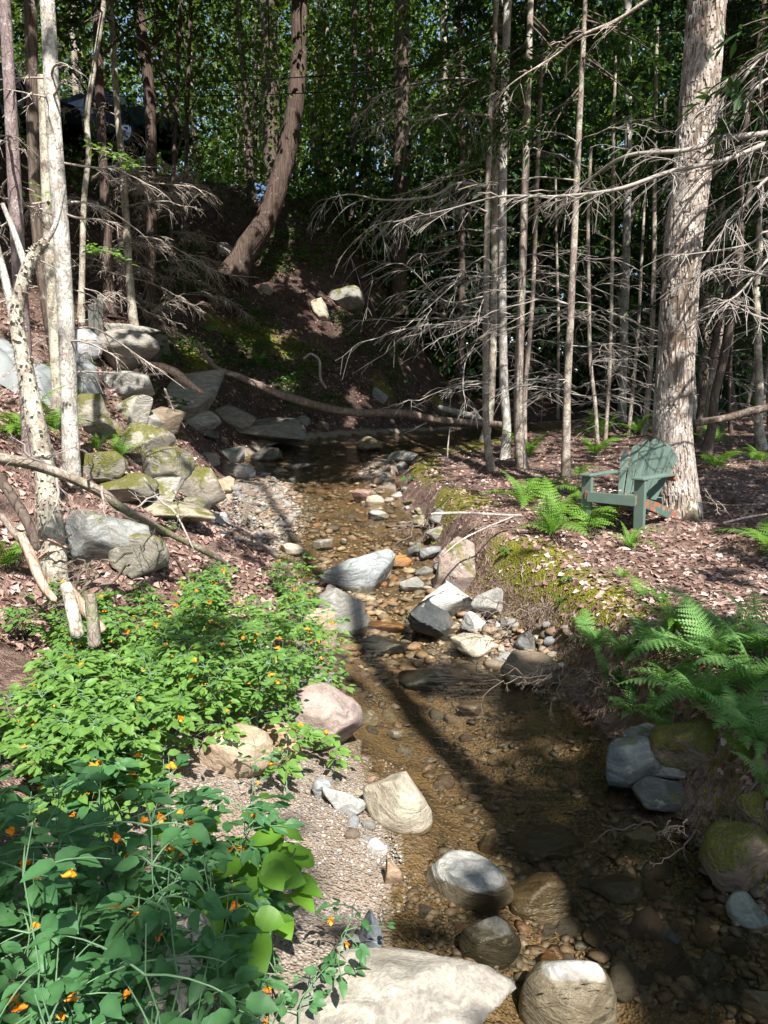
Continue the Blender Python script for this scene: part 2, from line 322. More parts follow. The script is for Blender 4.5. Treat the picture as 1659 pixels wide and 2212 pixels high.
# height table for quick rays
GX0, GY0, GD = -30., -10., .1
gx = np.arange(GX0, 30.01, GD); gy = np.arange(GY0, 70.01, GD)
HT = np.stack([terrain(gx, np.full_like(gx, yy)) for yy in gy])
def zt(x, y):
    u = np.clip((np.asarray(x, float)-GX0)/GD, 0, len(gx)-1.001); w = np.clip((np.asarray(y, float)-GY0)/GD, 0, len(gy)-1.001)
    i = u.astype(int); j = w.astype(int); f = u-i; g = w-j
    return HT[j, i]*(1-f)*(1-g)+HT[j, i+1]*f*(1-g)+HT[j+1, i]*(1-f)*g+HT[j+1, i+1]*f*g
TS = .6*1.012**np.arange(400)
def hits(px, py):                                            # where the rays of pixels meet the ground
    px = np.atleast_1d(np.asarray(px, float)); py = np.atleast_1d(np.asarray(py, float))
    d = FWD[None]+np.stack([(px-CX)/FPX, px*0, px*0], -1)+UPV[None]*((CY-py)/FPX)[:, None]
    p = CAM+d[:, None]*TS[None, :, None]; below = p[..., 2] < zt(p[..., 0], p[..., 1]); k = np.argmax(below, 1); ok = below.any(1); k = np.maximum(k, 1)
    a, b = TS[k-1], TS[k]
    for _ in range(12):
        m = (a+b)/2; q = CAM+d*m[:, None]; u = q[:, 2] < zt(q[:, 0], q[:, 1]); b = np.where(u, m, b); a = np.where(u, a, m)
    q = CAM+d*b[:, None]; q[:, 2] = zt(q[:, 0], q[:, 1]); return q, ok
def hit(px, py):
    q, ok = hits(px, py); return q[0] if ok[0] else at(px, py, 40.)

# ground: one sheet, fine near the camera
ys = np.concatenate([np.arange(-14, .5, .5), np.arange(.5, 9, .06), np.arange(9, 16, .1), np.arange(16, 30, .2), np.arange(30, 140, 3.)])
xs = np.concatenate([-np.arange(14, 120, 4.)[::-1], np.arange(-13.8, -6, .2), np.arange(-6, 5.5, .06), np.arange(5.5, 14, .25), np.arange(14, 120, 4.)])
X, Y = np.meshgrid(xs, ys); Z, DL, DR = terrain(X, Y, True, True)
Z = Z + np.where(np.hypot(X, Y) < 30, .008*vn(np.stack([X, Y, X*0], -1)*14., 2), 0)
nx, ny = len(xs), len(ys); idx = np.arange(nx*ny).reshape(ny, nx)
g = Geo(); g.add(np.stack([X, Y, Z], -1), np.stack([idx[:-1, :-1], idx[:-1, 1:], idx[1:, 1:], idx[1:, :-1]], -1).reshape(-1, 4))
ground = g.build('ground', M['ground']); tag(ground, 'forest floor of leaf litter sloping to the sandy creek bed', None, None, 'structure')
p3 = np.stack([X, Y, X*0], -1)
inw = (DL < 0) & (DR < 0); wetz = zc(Y)
bedm = np.where(inw, sm(wetz+.03-Z, -.03, .03), 0)*1.
sand = np.where(inw, 1, np.where(DL > 0, sm(DL, 1.9, .7)*sm(Y, 6.6, 5.2)+sm(DL, .35, .05)*.8, 0))
mossm = np.where(DR > 0, sm(DR, .15, .4)*sm(DR, 1.3, .6)*sm(Y, 4.2, 5.2)*(.6+.5*vn(p3*1.3, 8)), 0)+np.where(DL > 0, .62*sm(DL, .5, 1.2)*sm(DL, 4, 2)*sm(Y, 6.5, 8)*(.4+.8*vn(p3*1.1, 4)), 0)
mossm = np.maximum(mossm, np.where((DR > 0) & (Y < 5), sm(DR, .0, .2)*sm(DR, 1., .5)*.42, 0))
za = ground.data.attributes.new('zone', 'FLOAT_COLOR', 'POINT')
za.data.foreach_set('color', np.stack([sand, bedm, np.clip(mossm, 0, 1), np.where((DL > 0), sm(Y, 14.5, 11.), 1.)], -1).astype(np.float32).ravel())  # alpha carries the painted shade of the far slope

# water
yw = np.arange(-8, 24, .1); xw = np.linspace(0, 1, 40); V = []
lx = np.interp(yw, LEFT[:15, 1], LEFT[:15, 0]); rx = np.interp(yw, RIGHT[:14, 1], RIGHT[:14, 0])
XW = (lx-.35)[:, None]*(1-xw)+(rx+.35)[:, None]*xw; YW = np.repeat(yw[:, None], 40, 1)
ZW = zc(YW)+.006*vn(np.stack([XW*3, YW*3, YW*0], -1), 1)*sm(YW, 5.5, 7.5)
idx = np.arange(XW.size).reshape(XW.shape); g = Geo(); g.add(np.stack([XW, YW, ZW], -1), np.stack([idx[:-1, :-1], idx[:-1, 1:], idx[1:, 1:], idx[1:, :-1]], -1).reshape(-1, 4))
tag(g.build('water', M['water']), 'clear shallow creek water over brown stones', None, None, 'structure')

# ------------------------------------------------------------------ where the sun gets through (footprints along the sun's ray)
def foot(p): p = np.asarray(p, float); return p[..., :2]-SUN[:2]/SUN[2]*p[..., 2:3]
FX0, FY0, FD = -24., -16., .1; FW, FH = 480, 700
LIT = np.zeros((FH, FW), np.int8)
def fidx(q): return np.clip(((q[..., 1]-FY0)/FD).astype(int), 0, FH-1), np.clip(((q[..., 0]-FX0)/FD).astype(int), 0, FW-1)
def inpoly(x, y, poly):
    c = np.zeros(np.shape(x), bool); n = len(poly)
    for i in range(n):
        (x1, y1), (x2, y2) = poly[i], poly[(i+1) % n]
        if y1 == y2: continue
        c ^= ((y1 > y) != (y2 > y)) & (x < (x2-x1)*(y-y1)/(y2-y1)+x1)
    return c
LITP = [(1.0, [(830, 1010), (960, 965), (1180, 930), (1420, 935), (1430, 1010), (1290, 1060), (1420, 1130), (1500, 1240), (1380, 1330), (1230, 1340), (1080, 1270), (960, 1180), (850, 1080)]),
        (.55, [(1500, 890), (1659, 890), (1659, 1030), (1520, 1010)]), (.6, [(1500, 1180), (1700, 1230), (1700, 1300), (1420, 1330)]),
        (1.0, [(430, 1030), (830, 1045), (900, 1150), (950, 1190), (1090, 1270), (1200, 1400), (1195, 1450), (990, 1430), (940, 1330), (860, 1420), (750, 1430), (680, 1330), (600, 1180), (430, 1110)]),
        (1.0, [(620, 1450), (850, 1440), (920, 1560), (1010, 1680), (1050, 1820), (930, 1835), (1020, 1865), (960, 1950), (850, 1945), (780, 1930), (575, 1680), (430, 1680), (430, 1570), (560, 1560)]),
        (1.0, [(950, 1495), (1030, 1540), (1110, 1650), (1060, 1645)]),
        (.95, [(-60, 1190), (330, 1350), (330, 1640), (-60, 1640)]),
        (.8, [(-60, 600), (300, 690), (320, 760), (300, 870), (420, 960), (500, 1050), (470, 1110), (450, 1200), (180, 1380), (-60, 1180)]),
        (.85, [(480, 1150), (700, 1230), (720, 1650), (590, 1650), (540, 1400)]), (.5, [(330, 1200), (480, 1180), (560, 1500), (340, 1560)]),
        (1.0, [(1230, 1970), (1390, 2085), (1330, 2135), (1180, 2050)]), (1.0, [(590, 2060), (980, 2085), (1150, 2120), (1250, 2065), (1320, 2260), (560, 2260)]),
        (.38, [(-60, 1850), (600, 1950), (470, 2300), (-60, 2300)]), (.2, [(350, 1700), (650, 1720), (640, 1950), (400, 1900)]),
        (.2, [(1250, 1300), (1659, 1300), (1659, 1560), (1420, 1560), (1290, 1420)]), (.5, [(650, 630), (770, 630), (730, 740), (660, 710)]), (.32, [(690, 800), (800, 830), (790, 930), (700, 920)]), (.33, [(380, 640), (640, 700), (640, 860), (330, 740)]), (.35, [(440, 960), (830, 950), (830, 1045), (520, 1030)]), (.3, [(460, 520), (640, 560), (660, 640), (450, 600)])]
gpx, gpy = [a.ravel() for a in np.meshgrid(np.arange(-80, 1740, 11.), np.arange(380, 2300, 9.))]
hp, hok = hits(gpx, gpy); near = hok & (hp[:, 1] < 34)
# over the jewelweed the sun falls on the leaves, well above the ground
for zz_, poly in ((.85, [(-80, 1180), (330, 1300), (420, 1640), (-80, 1660)]), (.75, [(330, 1180), (600, 1150), (730, 1350), (730, 1640), (420, 1640), (330, 1500)]), (1.1, [(-80, 1560), (560, 1660), (700, 1800), (650, 2000), (500, 2300), (-80, 2300)])):
    k_ = inpoly(gpx, gpy, poly); d_ = FWD[None]+np.stack([(gpx-CX)/FPX, gpx*0, gpx*0], -1)+UPV[None]*((CY-gpy)/FPX)[:, None]; q_ = CAM+d_*((zz_-CAMZ)/d_[:, 2])[:, None]; hp[k_] = q_[k_]
hq = foot(hp); pat = .5+.5*vn(np.stack([hq[:, 0]*1.5, hq[:, 1]*1.5, hq[:, 0]*0], -1), 21)*1.3
lit = np.zeros(len(gpx), bool)
for pr, poly in LITP:
    lit |= inpoly(gpx, gpy, poly) & (pat < pr*1.02+.02*(pr >= 1)+(pr >= 1)*9)
def mark(q, val, r):
    k = int(math.ceil(r/FD))
    for a in range(-k, k+1):
        for b in range(-k, k+1):
            if math.hypot(a, b)*FD <= r+.02: j, i = fidx(q+np.array([b, a])*FD); LIT[j, i] = val
mark(hq[near & ~lit], 1, .15); mark(hq[near & lit], 2, .12)
# keeps the added canopy leaves out of the sun's path to these points
def keep_lit(pts, r=.15): mark(foot(np.asarray(pts)), 2, r)

CANOPY = []                                                  # (position, parent tree index) leaves added above and behind the camera for shade
BACK = [((2.95, -3.0), 20., .15), ((4.9, -4.2), 9., .22), ((-4.2, -3.2), 9., .2), ((8.2, 2.2), 9., .2), ((-1.3, -6.5), 8.5, .22), ((6.6, -7.5), 9., .25), ((1.8, -10.), 9.5, .25), ((-7.5, .5), 9., .2), ((9.6, 7.), 10., .2), ((3.6, -1.2), 7.5, .1)]
LEAFPOS = []
def canopy_leaves():  # unseen leaves laid out from the shade mask, then shared among BACK trees
    j, i = np.nonzero(LIT == 1); n = len(j); k = 6
    q = np.stack([FX0+(i+.5)*FD, FY0+(j+.5)*FD], -1); sel = R.random(n) < .30; q = q[sel]
    h = R.uniform(7.2, 13.5, len(q)); c = np.concatenate([q+SUN[:2]/SUN[2]*h[:, None], h[:, None]], -1)
    m = 7000; c2 = np.stack([R.uniform(-15, 16, m), R.uniform(-14, 17, m), R.uniform(8, 15, m)], -1); c = np.concatenate([c, c2])
    m = 9000; c3 = np.stack([R.uniform(-18, 22, m), R.uniform(1, 25, m), R.uniform(15, 23, m)], -1); c3 = c3[(c3[:, 0] < 1) | (R.random(m) < .55)]; c = np.concatenate([c, c3])  # high leaves added out of view to darken the wood
    p = np.repeat(c, k, 0)+R.normal(0, 1, (len(c)*k, 3))*[.3, .3, .16]
    # not in the picture
    px, py, w = project(p); v = (CY-py)/FPX
    for it in range(9):
        bad = (w > 0) & (v < .78) & (p[:, 2] < 30); lift = np.where(bad, 1.6, 0.)
        p[:, :2] += (SUN[:2]/SUN[2])*lift[:, None]; p[:, 2] += lift
        px, py, w = project(p); v = (CY-py)/FPX
    #print('CANOPY', len(q), len(p), int(((w > 0) & (v < .78)).sum()), np.bincount(LIT.ravel().astype(int)))
    p = p[~((w > 0) & (v < .78))]
    jj, ii = fidx(foot(p)); l = LIT[jj, ii]
    return p[(l != 2) | (R.random(len(p)) < .012)]

# ------------------------------------------------------------------ trees
KEEP = []
def noisy_trunk(g, P, Rr, S, amp=.06, seed=0., flare=.45, ridge=0):
    vs, f = tubes(P, Rr, S); K = len(P); vs = vs.reshape(K, S, 3); d = vs-P[:, None]; r = np.linalg.norm(d, axis=-1, keepdims=True); u = d/np.maximum(r, 1e-6)
    L = np.concatenate([[0], np.cumsum(np.linalg.norm(np.diff(P, axis=0), axis=1))])[:, None]
    q = np.concatenate([u*2.2, np.zeros_like(r)], -1)[..., :3]; q = u*2.4+np.stack([L*0, L*0, L*1.4], -1)
    n = fbm(q, seed, 3)[..., None]; k = 1+amp*n
    if ridge: th = np.arange(S)/S*2*math.pi; k = k+ridge*np.abs(np.sin(th*ridge_n/2+1.4*vn(np.stack([L*.7+0*th, th+L*0, L*0+0*th], -1), seed)))[..., None]
    fl = 1+flare*np.exp(-L/.28)[..., None]*(1+.5*np.sin(np.arange(S)/S*2*math.pi*3+seed)[None, :, None])
    g.add(P[:, None]+d*k*fl, f, R.random())
ridge_n = 22
def dead_branch_geo(g, P, r0, r1, nt, tl, droop=.35, lv2=4, rt=.0045, up=0.):
    P = np.asarray(P, float); n = len(P); g.add(*tubes(P, np.linspace(r0, r1, n), 6), R.random())
    T = unit(np.gradient(P, axis=0)); ts = np.sort(R.uniform(.12, 1., nt)); i = ts*(n-1); i0 = np.clip(i.astype(int), 0, n-2); fr = (i-i0)[:, None]
    B = P[i0]*(1-fr)+P[i0+1]*fr; Tb = T[i0]; side = unit(np.cross(Tb, [0, 0, 1.])); sg = np.where(np.arange(nt) % 2, 1, -1)[:, None]
    D = unit(Tb*R.uniform(.5, 1., (nt, 1))+side*sg*R.uniform(.35, 1., (nt, 1))+R.normal(0, .18, (nt, 3))+np.array([0, 0, up]))
    L = tl*(1.1-.6*ts)*R.uniform(.5, 1.25, nt); s = np.linspace(0, 1, 6)
    wob = R.normal(0, .06, (nt, 6, 3)).cumsum(1)*L[:, None, None]*.6; wob[:, 0] = 0
    tw = B[:, None]+D[:, None]*(L[:, None]*s)[..., None]+np.array([0, 0, -1])*(L[:, None]*droop*s*s)[..., None]+wob
    rr = np.clip(r1*.9, rt, .012); g.add(*tubes(tw, np.linspace(rr, rt*.7, 6)[None].repeat(nt, 0), 4), R.random())
    if lv2:
        m = nt*lv2; a = np.repeat(np.arange(nt), lv2); k = R.integers(1, 5, m); B2 = tw[a, k]; D0 = unit(tw[a, np.minimum(k+1, 5)]-tw[a, k-1])
        D2 = unit(D0*.9+R.normal(0, .5, (m, 3))*[1, 1, .5]); L2 = L[a]*R.uniform(.2, .75, m); s2 = np.linspace(0, 1, 4)
        t2 = B2[:, None]+D2[:, None]*(L2[:, None]*s2)[..., None]+np.array([0, 0, -1])*(L2[:, None]*droop*1.1*s2*s2)[..., None]
        g.add(*tubes(t2, np.linspace(rt*.9, rt*.5, 4)[None].repeat(m, 0), 3), R.random())
def crown_leaves(g, C, size, n, spread=.35, flat=.5, tb=.5, tv=.5, filt=True, tilt=.45):
    C = np.asarray(C, float); p = np.repeat(C, n, 0)+R.normal(0, 1, (len(C)*n, 3))*[spread, spread, spread*flat]
    if filt: jj, ii = fidx(foot(p)); p = p[(LIT[jj, ii] != 2) | (p[:, 1] > 19)]
    m = len(p); N_ = unit(np.array([0, 0, 1.])+R.normal(0, tilt, (m, 3))); D = unit(R.normal(0, 1, (m, 3))*[1, 1, .25+.6*(tilt > .5)]); L = size*R.uniform(.7, 1.35, m)
    v, f, k = leaves(p, D, N_, L, L*R.uniform(.55, .85, m)); g.add(v, f, np.repeat(np.clip(tb+tv*.6*R.normal(0, .5, m)+.55*vn(p*.55, 31), 0, 1), k))  # clump noise in the tint imitates lit and dark foliage
def hemlock_sprays(g, gb, base, tip, n, L):
    """a living hemlock branch: twigs in a flat fan set with short dark needles"""
    s = np.linspace(0, 1, 8)[:, None]; P = base+(tip-base)*s+np.array([0, 0, -.18])*(s**2)*np.linalg.norm(tip-base)
    gb.add(*tubes(P, np.linspace(.018, .004, 8), 3)); T = unit(np.gradient(P, axis=0)); t = R.uniform(.2, 1, n); i = np.minimum((t*7).astype(int), 6)
    B = P[i]+(P[i+1]-P[i])*(t*7-i)[:, None]; sd = unit(np.cross(T[i], [0, 0, 1.]))*np.where(R.random(n) < .5, 1, -1)[:, None]
    D = unit(T[i]*.8+sd*.9+R.normal(0, .15, (n, 3))); LL = L*(1.15-.7*t)*R.uniform(.5, 1.2, n); k = 7
    u = np.tile(np.linspace(.1, 1, k), n); a = np.repeat(np.arange(n), k); q = B[a]+D[a]*(LL[a]*u)[:, None]+np.array([0, 0, -.3])*(LL[a]*u*u)[:, None]; jj, ii = fidx(foot(q)); ok_ = (LIT[jj, ii] != 2) | (q[:, 1] > 21); q = q[ok_]; a = a[ok_]
    m_ = len(q); dd = unit(D[a]+R.normal(0, .55, (m_, 3))); v, f, kk = leaves(q, dd, unit(np.array([0, 0, 1.])+R.normal(0, .25, (m_, 3))), R.uniform(.1, .19, m_), R.uniform(.035, .065, m_), .05)
    g.add(v, f, np.repeat(R.random(m_), kk))
BRANCH_OF = {}
def tree(name, label, pix, w, bark, top=12., Ybase=None, group=None, S=14, lit=True, flare=.4, amp=.06, crown=None, broken=False, ridge=0, cat='tree', rings=None):
    """pix: the trunk's line in the photograph, base first; w: its width there at base and top of the line"""
    b = hit(*pix[0]) if Ybase is None else at(*pix[0], Ybase); Y0 = b[1]
    pts = [at(x, y, Y0) for x, y in pix]; z = zt(b[0], b[1]); pts[0] = np.array([b[0], b[1], min(b[2], z)-.06])
    wl = np.interp(np.linspace(0, 1, len(pix)), np.linspace(0, 1, len(w)), w)
    rad = [wl[i]/FPX*depth(pts[i])/2 for i in range(len(pts))]
    if not broken and pts[-1][2] < top:
        d = unit(pts[-1]-pts[-2]); d = unit(d+np.array([0, 0, 1.])); k = (top-pts[-1][2])/d[2]
        pts += [pts[-1]+d*k*.5, pts[-1]+d*k]; rad += [rad[-1]*.75, rad[-1]*.35]
    n = rings or max(14, int(np.linalg.norm(pts[-1]-pts[0])/.28)); P = smooth_path(pts, n)
    cl = np.concatenate([[0], np.cumsum(np.linalg.norm(np.diff(np.array(pts), axis=0), axis=1))]); cl /= cl[-1]
    cp = np.concatenate([[0], np.cumsum(np.linalg.norm(np.diff(P, axis=0), axis=1))]); cp /= cp[-1]; rr = np.interp(cp, cl, rad)
    o = empty(name, pts[0], label, cat, group); g = Geo(); noisy_trunk(g, P, rr, S, amp, R.random()*50, flare, ridge)
    g.build('trunk', M[bark], o); o['_h'] = float(top)
    if lit: KEEP.append((P, max(.12, float(rr[0])*1.1)))
    return o, P, rr
def add_dead(o, P, rr, n, zmin, zmax, length, mat='deadwood', nt=9, tl=.5, lv2=4, droop=.3, rt=.0045, dirs=None, r0=.014):
    for k in range(n):
        zz = R.uniform(zmin, zmax); i = int(np.argmin(np.abs(P[:, 2]-zz))); a = R.uniform(0, 2*math.pi) if dirs is None else math.radians(R.uniform(*dirs))
        L = length*R.uniform(.5, 1.2); d = np.array([math.cos(a), math.sin(a), R.uniform(-.05, .3)]); s = np.linspace(0, 1, 9)[:, None]
        w = R.normal(0, .02, (9, 3)).cumsum(0)*L; w[0] = 0
        pts = P[i]+d*L*s+np.array([0, 0, -1])*(L*R.uniform(.15, .4)*s**2)+w
        g = Geo(); dead_branch_geo(g, pts, r0*R.uniform(.7, 1.2), .005, nt, tl*R.uniform(.7, 1.2), droop, lv2, rt); g.build('dead_branch', M[mat], o)
def add_branch(o, pix, Ys, r0, r1, nt=12, tl=.5, mat='deadwood', droop=.35, lv2=4, rt=.0045, up=0.):
    ys_ = np.interp(np.linspace(0, 1, len(pix)), np.linspace(0, 1, len(Ys)), Ys); pts = [at(x, y, q) for (x, y), q in zip(pix, ys_)]
    P = smooth_path(pts, max(10, 4*len(pts))); g = Geo(); dead_branch_geo(g, P, r0, r1, nt, tl, droop, lv2, rt, up); g.build('dead_branch', M[mat], o); return P
def add_crown(o, P, z0, z1, rad, ncl, size, nl=12, tb=.5, mat='maple', limbs=5):
    top = P[-1]; g = Geo(); zz = R.uniform(z0, z1, ncl); ax = np.stack([np.interp(zz, P[:, 2], P[:, 0]), np.interp(zz, P[:, 2], P[:, 1])], -1)
    a = R.uniform(0, 2*math.pi, ncl); r = rad*np.sqrt(R.random(ncl))*(1-.5*np.abs((zz-z0)/(z1-z0)-.4)); C = np.concatenate([ax+np.stack([np.cos(a)*r, np.sin(a)*r], -1), zz[:, None]], -1)
    crown_leaves(g, C, size, nl, .42, .45, tb, tilt=.75)
    if g.n: g.build('crown', M[mat], o, smooth=False)
    gb = Geo()
    for k in range(limbs):
        c = C[R.integers(len(C))]; zz = max(P[0, 2]+1, c[2]-R.uniform(.6, 2.0)); i = int(np.argmin(np.abs(P[:, 2]-zz))); s = np.linspace(0, 1, 7)[:, None]
        gb.add(*tubes(P[i]+(c-P[i])*s+np.array([0, 0, .25])*np.sin(s*math.pi), np.linspace(.035, .008, 7), 5))
    if gb.n: gb.build('branch', M['bark_dark'], o)['kind'] = 'stuff'
TR = {}
def T(key, *a, **k): TR[key] = tree(*a, **k); return TR[key]

T('pale', 'tree', 'pale speckled trunk standing tallest and brightest among the left trees', [(155, 1040), (150, 880), (146, 768), (135, 540), (122, 350), (112, 200), (102, 0)], (36, 30), 'bark_pale', 9., S=20, flare=.12)
T('purple', 'tree', 'purplish brown trunk at the far left edge behind the flaky birch', [(72, 1000), (52, 760), (37, 500), (27, 300), (10, 0)], (34, 24), 'bark_purple', 9.)
T('l2', 'tree', 'dark speckled trunk second from the left edge, behind the pale trunk', [(128, 800), (100, 650), (82, 500), (72, 300), (66, 0)], (26, 26), 'bark_dark', 10.)
T('l3', 'dead_tree', 'lichen covered snag with broken top leaning against the pale trunk', [(132, 900), (118, 700), (106, 500), (100, 330), (94, 200), (92, 165)], (28, 22), 'bark_lichen', 6., broken=True)
T('l5', 'tree', 'thin crooked sapling just right of the pale trunk', [(175, 690), (178, 575), (182, 425), (192, 330), (188, 250), (207, 125), (226, 0)], (13, 11), 'bark_lichen', 11., S=9)
T('l6', 'tree', 'brown trunk with forked base above the square rock ledge', [(236, 680), (232, 560), (228, 450), (220, 300), (207, 0)], (24, 18), 'bark_cedar', 12., flare=.6)
T('l7', 'tree', 'slim grey lichened trunk rising from the flat ledge stone', [(290, 715), (280, 600), (271, 450), (262, 330), (252, 220), (239, 0)], (18, 12), 'bark_lichen', 12.)
T('l9', 'cedar_tree', 'straight reddish cedar trunk on the left slope, beside the lichened trunk', [(323, 662), (325, 550), (327, 350), (322, 200), (310, 100), (298, 0)], (24, 24), 'bark_cedar', 14., flare=.3)
T('l10', 'tree', 'very thin dark trunk first to the right of the straight cedar', [(366, 640), (372, 450), (380, 250), (392, 0)], (10, 8), 'bark_dark', 13., S=8)
T('l11', 'tree', 'very thin dark trunk second to the right of the straight cedar', [(396, 632), (401, 400), (406, 200), (412, 0)], (9, 8), 'bark_dark', 13., S=8)
T('l12', 'tree', 'dark trunk at the slope crest between the vehicle and leaning cedar', [(548, 448), (541, 375), (533, 250), (526, 150), (514, 0)], (16, 13), 'bark_dark', 18.)
T('l13', 'tree', 'massive dark trunk standing right behind the leaning cedar', [(590, 470), (587, 350), (584, 200), (579, 0)], (40, 38), 'bark_dark', 20., Ybase=27., S=18)
T('lean', 'cedar_tree', 'large leaning cedar with stringy brown bark curving up from the slope', [(502, 600), (530, 545), (572, 480), (600, 405), (620, 325), (634, 250), (644, 150), (647, 0)], (50, 42, 38, 34, 30), 'bark_cedar', 16., S=44, ridge=.14, rings=90, amp=.05)
for k_, (lab, x0, y0, x1, w_, Yb, bk) in enumerate([('dark thick trunk at the top centre of the background', 862, 420, 868, 36, 26, 'bark_dark'), ('pale trunk in the background left of the dead hemlock boughs', 958, 470, 957, 18, 29, 'bark_lichen'), ('grey background trunk nearest the right of the leaning cedar', 693, 520, 692, 15, 30, 'bark_dark'),
        ('thin background trunk second to the right of leaning cedar', 708, 520, 706, 10, 31, 'bark_lichen'), ('background trunk third to the right of leaning cedar', 757, 560, 766, 14, 27, 'bark_dark'), ('slightly tilted background trunk fourth right of leaning cedar', 782, 600, 800, 16, 28, 'bark_dark'), ('white birch glimpsed behind the bare saplings beside the shaggy trunk', 1350, 760, 1356, 17, 24, 'bark_pale'), ('dark background trunk just left of the twin pale trunks', 998, 700, 994, 14, 24, 'bark_dark')]):
    T('b%d' % k_, 'tree', lab, [(x0, y0), ((x0+x1)/2+3, y0*.5), (x1, 0)], (w_, w_*.9), bk, 20., Ybase=Yb, lit=False)
T('A', 'hemlock_tree', 'left slim trunk of the right bank, bent at its foot', [(1061, 1016), (1051, 930), (1049, 820), (1050, 640), (1053, 450), (1060, 250), (1072, 0)], (16, 14, 11), 'bark_smooth', 15., flare=.3)
T('A2', 'tree', 'grey mossy footed trunk behind the bent slim trunk', [(1040, 976), (1058, 880), (1066, 700), (1068, 500), (1072, 250), (1080, 0)], (20, 15, 13), 'bark_lichen', 13., Ybase=16.5, flare=.7)
T('B', 'birch_tree', 'pale lichen spotted trunk between the two slim brown ones', [(1090, 990), (1094, 920), (1088, 820), (1085, 600), (1087, 350), (1093, 100), (1097, 0)], (20, 18, 17), 'bark_pale', 15., flare=.25)
T('C', 'hemlock_tree', 'brown trunk with half its bark in shade, right of the pale spotted one', [(1128, 1012), (1122, 940), (1120, 820), (1128, 600), (1136, 325), (1143, 100), (1146, 0)], (24, 17, 13), 'bark_smooth', 15.)
T('C2', 'tree', 'thin trunk close behind the half shaded brown one', [(1133, 985), (1134, 850), (1150, 650), (1160, 400), (1170, 150)], (11, 8), 'bark_smooth', 11., Ybase=15.5)
T('D', 'hemlock_tree', 'single slim straight trunk midway between brown trunk and green chair', [(1221, 1034), (1223, 950), (1226, 820), (1238, 570), (1249, 310), (1257, 150), (1264, 0)], (19, 15, 10), 'bark_smooth', 15., flare=.2)
for k_, (lab, pp, w_) in enumerate([('bare sapling with a kink rising from the tall fern', [(1292, 985), (1285, 870), (1274, 768), (1272, 618), (1270, 480), (1276, 330)], (10, 7)), ('bare straight sapling just right of the kinked one', [(1307, 955), (1317, 793), (1323, 518), (1325, 300), (1330, 120)], (9, 7)),
        ('bare sapling leaning toward the shaggy trunk', [(1357, 943), (1368, 830), (1378, 718), (1384, 600), (1390, 480)], (9, 6)), ('short bare sapling farther back of the straight one', [(1346, 908), (1350, 780), (1351, 668), (1355, 560)], (8, 6)), ('slender lit trunk touching the left side of shaggy trunk', [(1390, 940), (1404, 800), (1412, 600), (1414, 400), (1416, 250), (1419, 60)], (14, 10, 8)), ('thin trunk low behind the tall fern clump', [(1205, 905), (1206, 700), (1202, 520), (1200, 380)], (7, 5)), ('wobbly sapling left of the kinked one', [(1270, 850), (1262, 760), (1248, 690), (1246, 560)], (7, 5))]):
    T('s%d' % k_, 'sapling', lab, pp, w_, 'bark_smooth', 7., S=8, flare=.2)
T('H', 'shaggy_bark_tree', 'big trunk with shaggy peeling bark beside the green chair', [(1466, 1112), (1456, 1000), (1452, 920), (1457, 818), (1476, 520), (1492, 400), (1511, 200), (1527, 0)], (84, 74, 74, 76), 'bark_big', 13., S=40, flare=.22, rings=120)
T('I', 'tree', 'dark trunk leaning right behind the shaggy one', [(1506, 955), (1519, 843), (1549, 718), (1597, 518), (1617, 425), (1650, 250)], (15, 11), 'bark_dark', 10.)
T('I2', 'sapling', 'thin upright sapling behind the fallen log at the right edge', [(1488+90, 935), (1575, 840), (1582, 700), (1590, 560)], (8, 6), 'bark_dark', 8., S=8)

# bark plates of the shaggy trunk: proud flakes, each with its own edges
o, P, rr = TR['H']; g = Geo(); nb = 6000
tpl = np.array([(-.5, -.5, 0), (.5, -.5, 0), (.5, .5, 0), (-.5, .5, 0), (-.42, -.46, 1), (.42, -.46, 1), (.40, .44, 1), (-.44, .46, 1)]); fq = np.array([(4, 5, 6, 7), (0, 1, 5, 4), (1, 2, 6, 5), (2, 3, 7, 6), (3, 0, 4, 7)])
i = R.uniform(1, 94, nb); i0 = i.astype(int); fr = (i-i0)[:, None]; c = P[i0]*(1-fr)+P[i0+1]*fr; T_ = unit(P[i0+1]-P[i0]); a = R.uniform(0, 2*math.pi, nb)
u = unit(np.cross(T_, [0, 1., 0])); w_ = np.cross(T_, u); Nn = u*np.cos(a)[:, None]+w_*np.sin(a)[:, None]; S_ = np.cross(T_, Nn); rad = rr[i0][:, None]*(1+.22*np.exp(-(c[:, 2:3]-P[0, 2])/.28))
wd = R.uniform(.012, .032, (nb, 1)); ln = R.uniform(.04, .15, (nb, 1)); th = R.uniform(.004, .018, (nb, 1)); lift = R.uniform(-.02, .12, (nb, 1)); tw = R.normal(0, .15, (nb, 1))
for b0 in range(nb):
    t_ = T_[b0]*math.cos(tw[b0, 0])+S_[b0]*math.sin(tw[b0, 0]); s_ = np.cross(t_, Nn[b0]); base = c[b0]+Nn[b0]*(rad[b0]-.006)
    k = tpl.copy(); k[:, :2] += R.normal(0, .07, (8, 2)); v = base+t_*(k[:, 1:2]*ln[b0])+s_*(k[:, :1]*wd[b0])+Nn[b0]*(k[:, 2:]*th[b0]-np.abs(k[:, :1])**2*wd[b0]**2/rad[b0]*.5+(.5-k[:, 1:2])*0*lift[b0]+np.maximum(-k[:, 1:2], 0)*lift[b0]*ln[b0])
    g.add(v, fq, R.random())
bp = g.build('bark_plates', M['plate'], o, smooth=False); bp['kind'] = 'stuff'

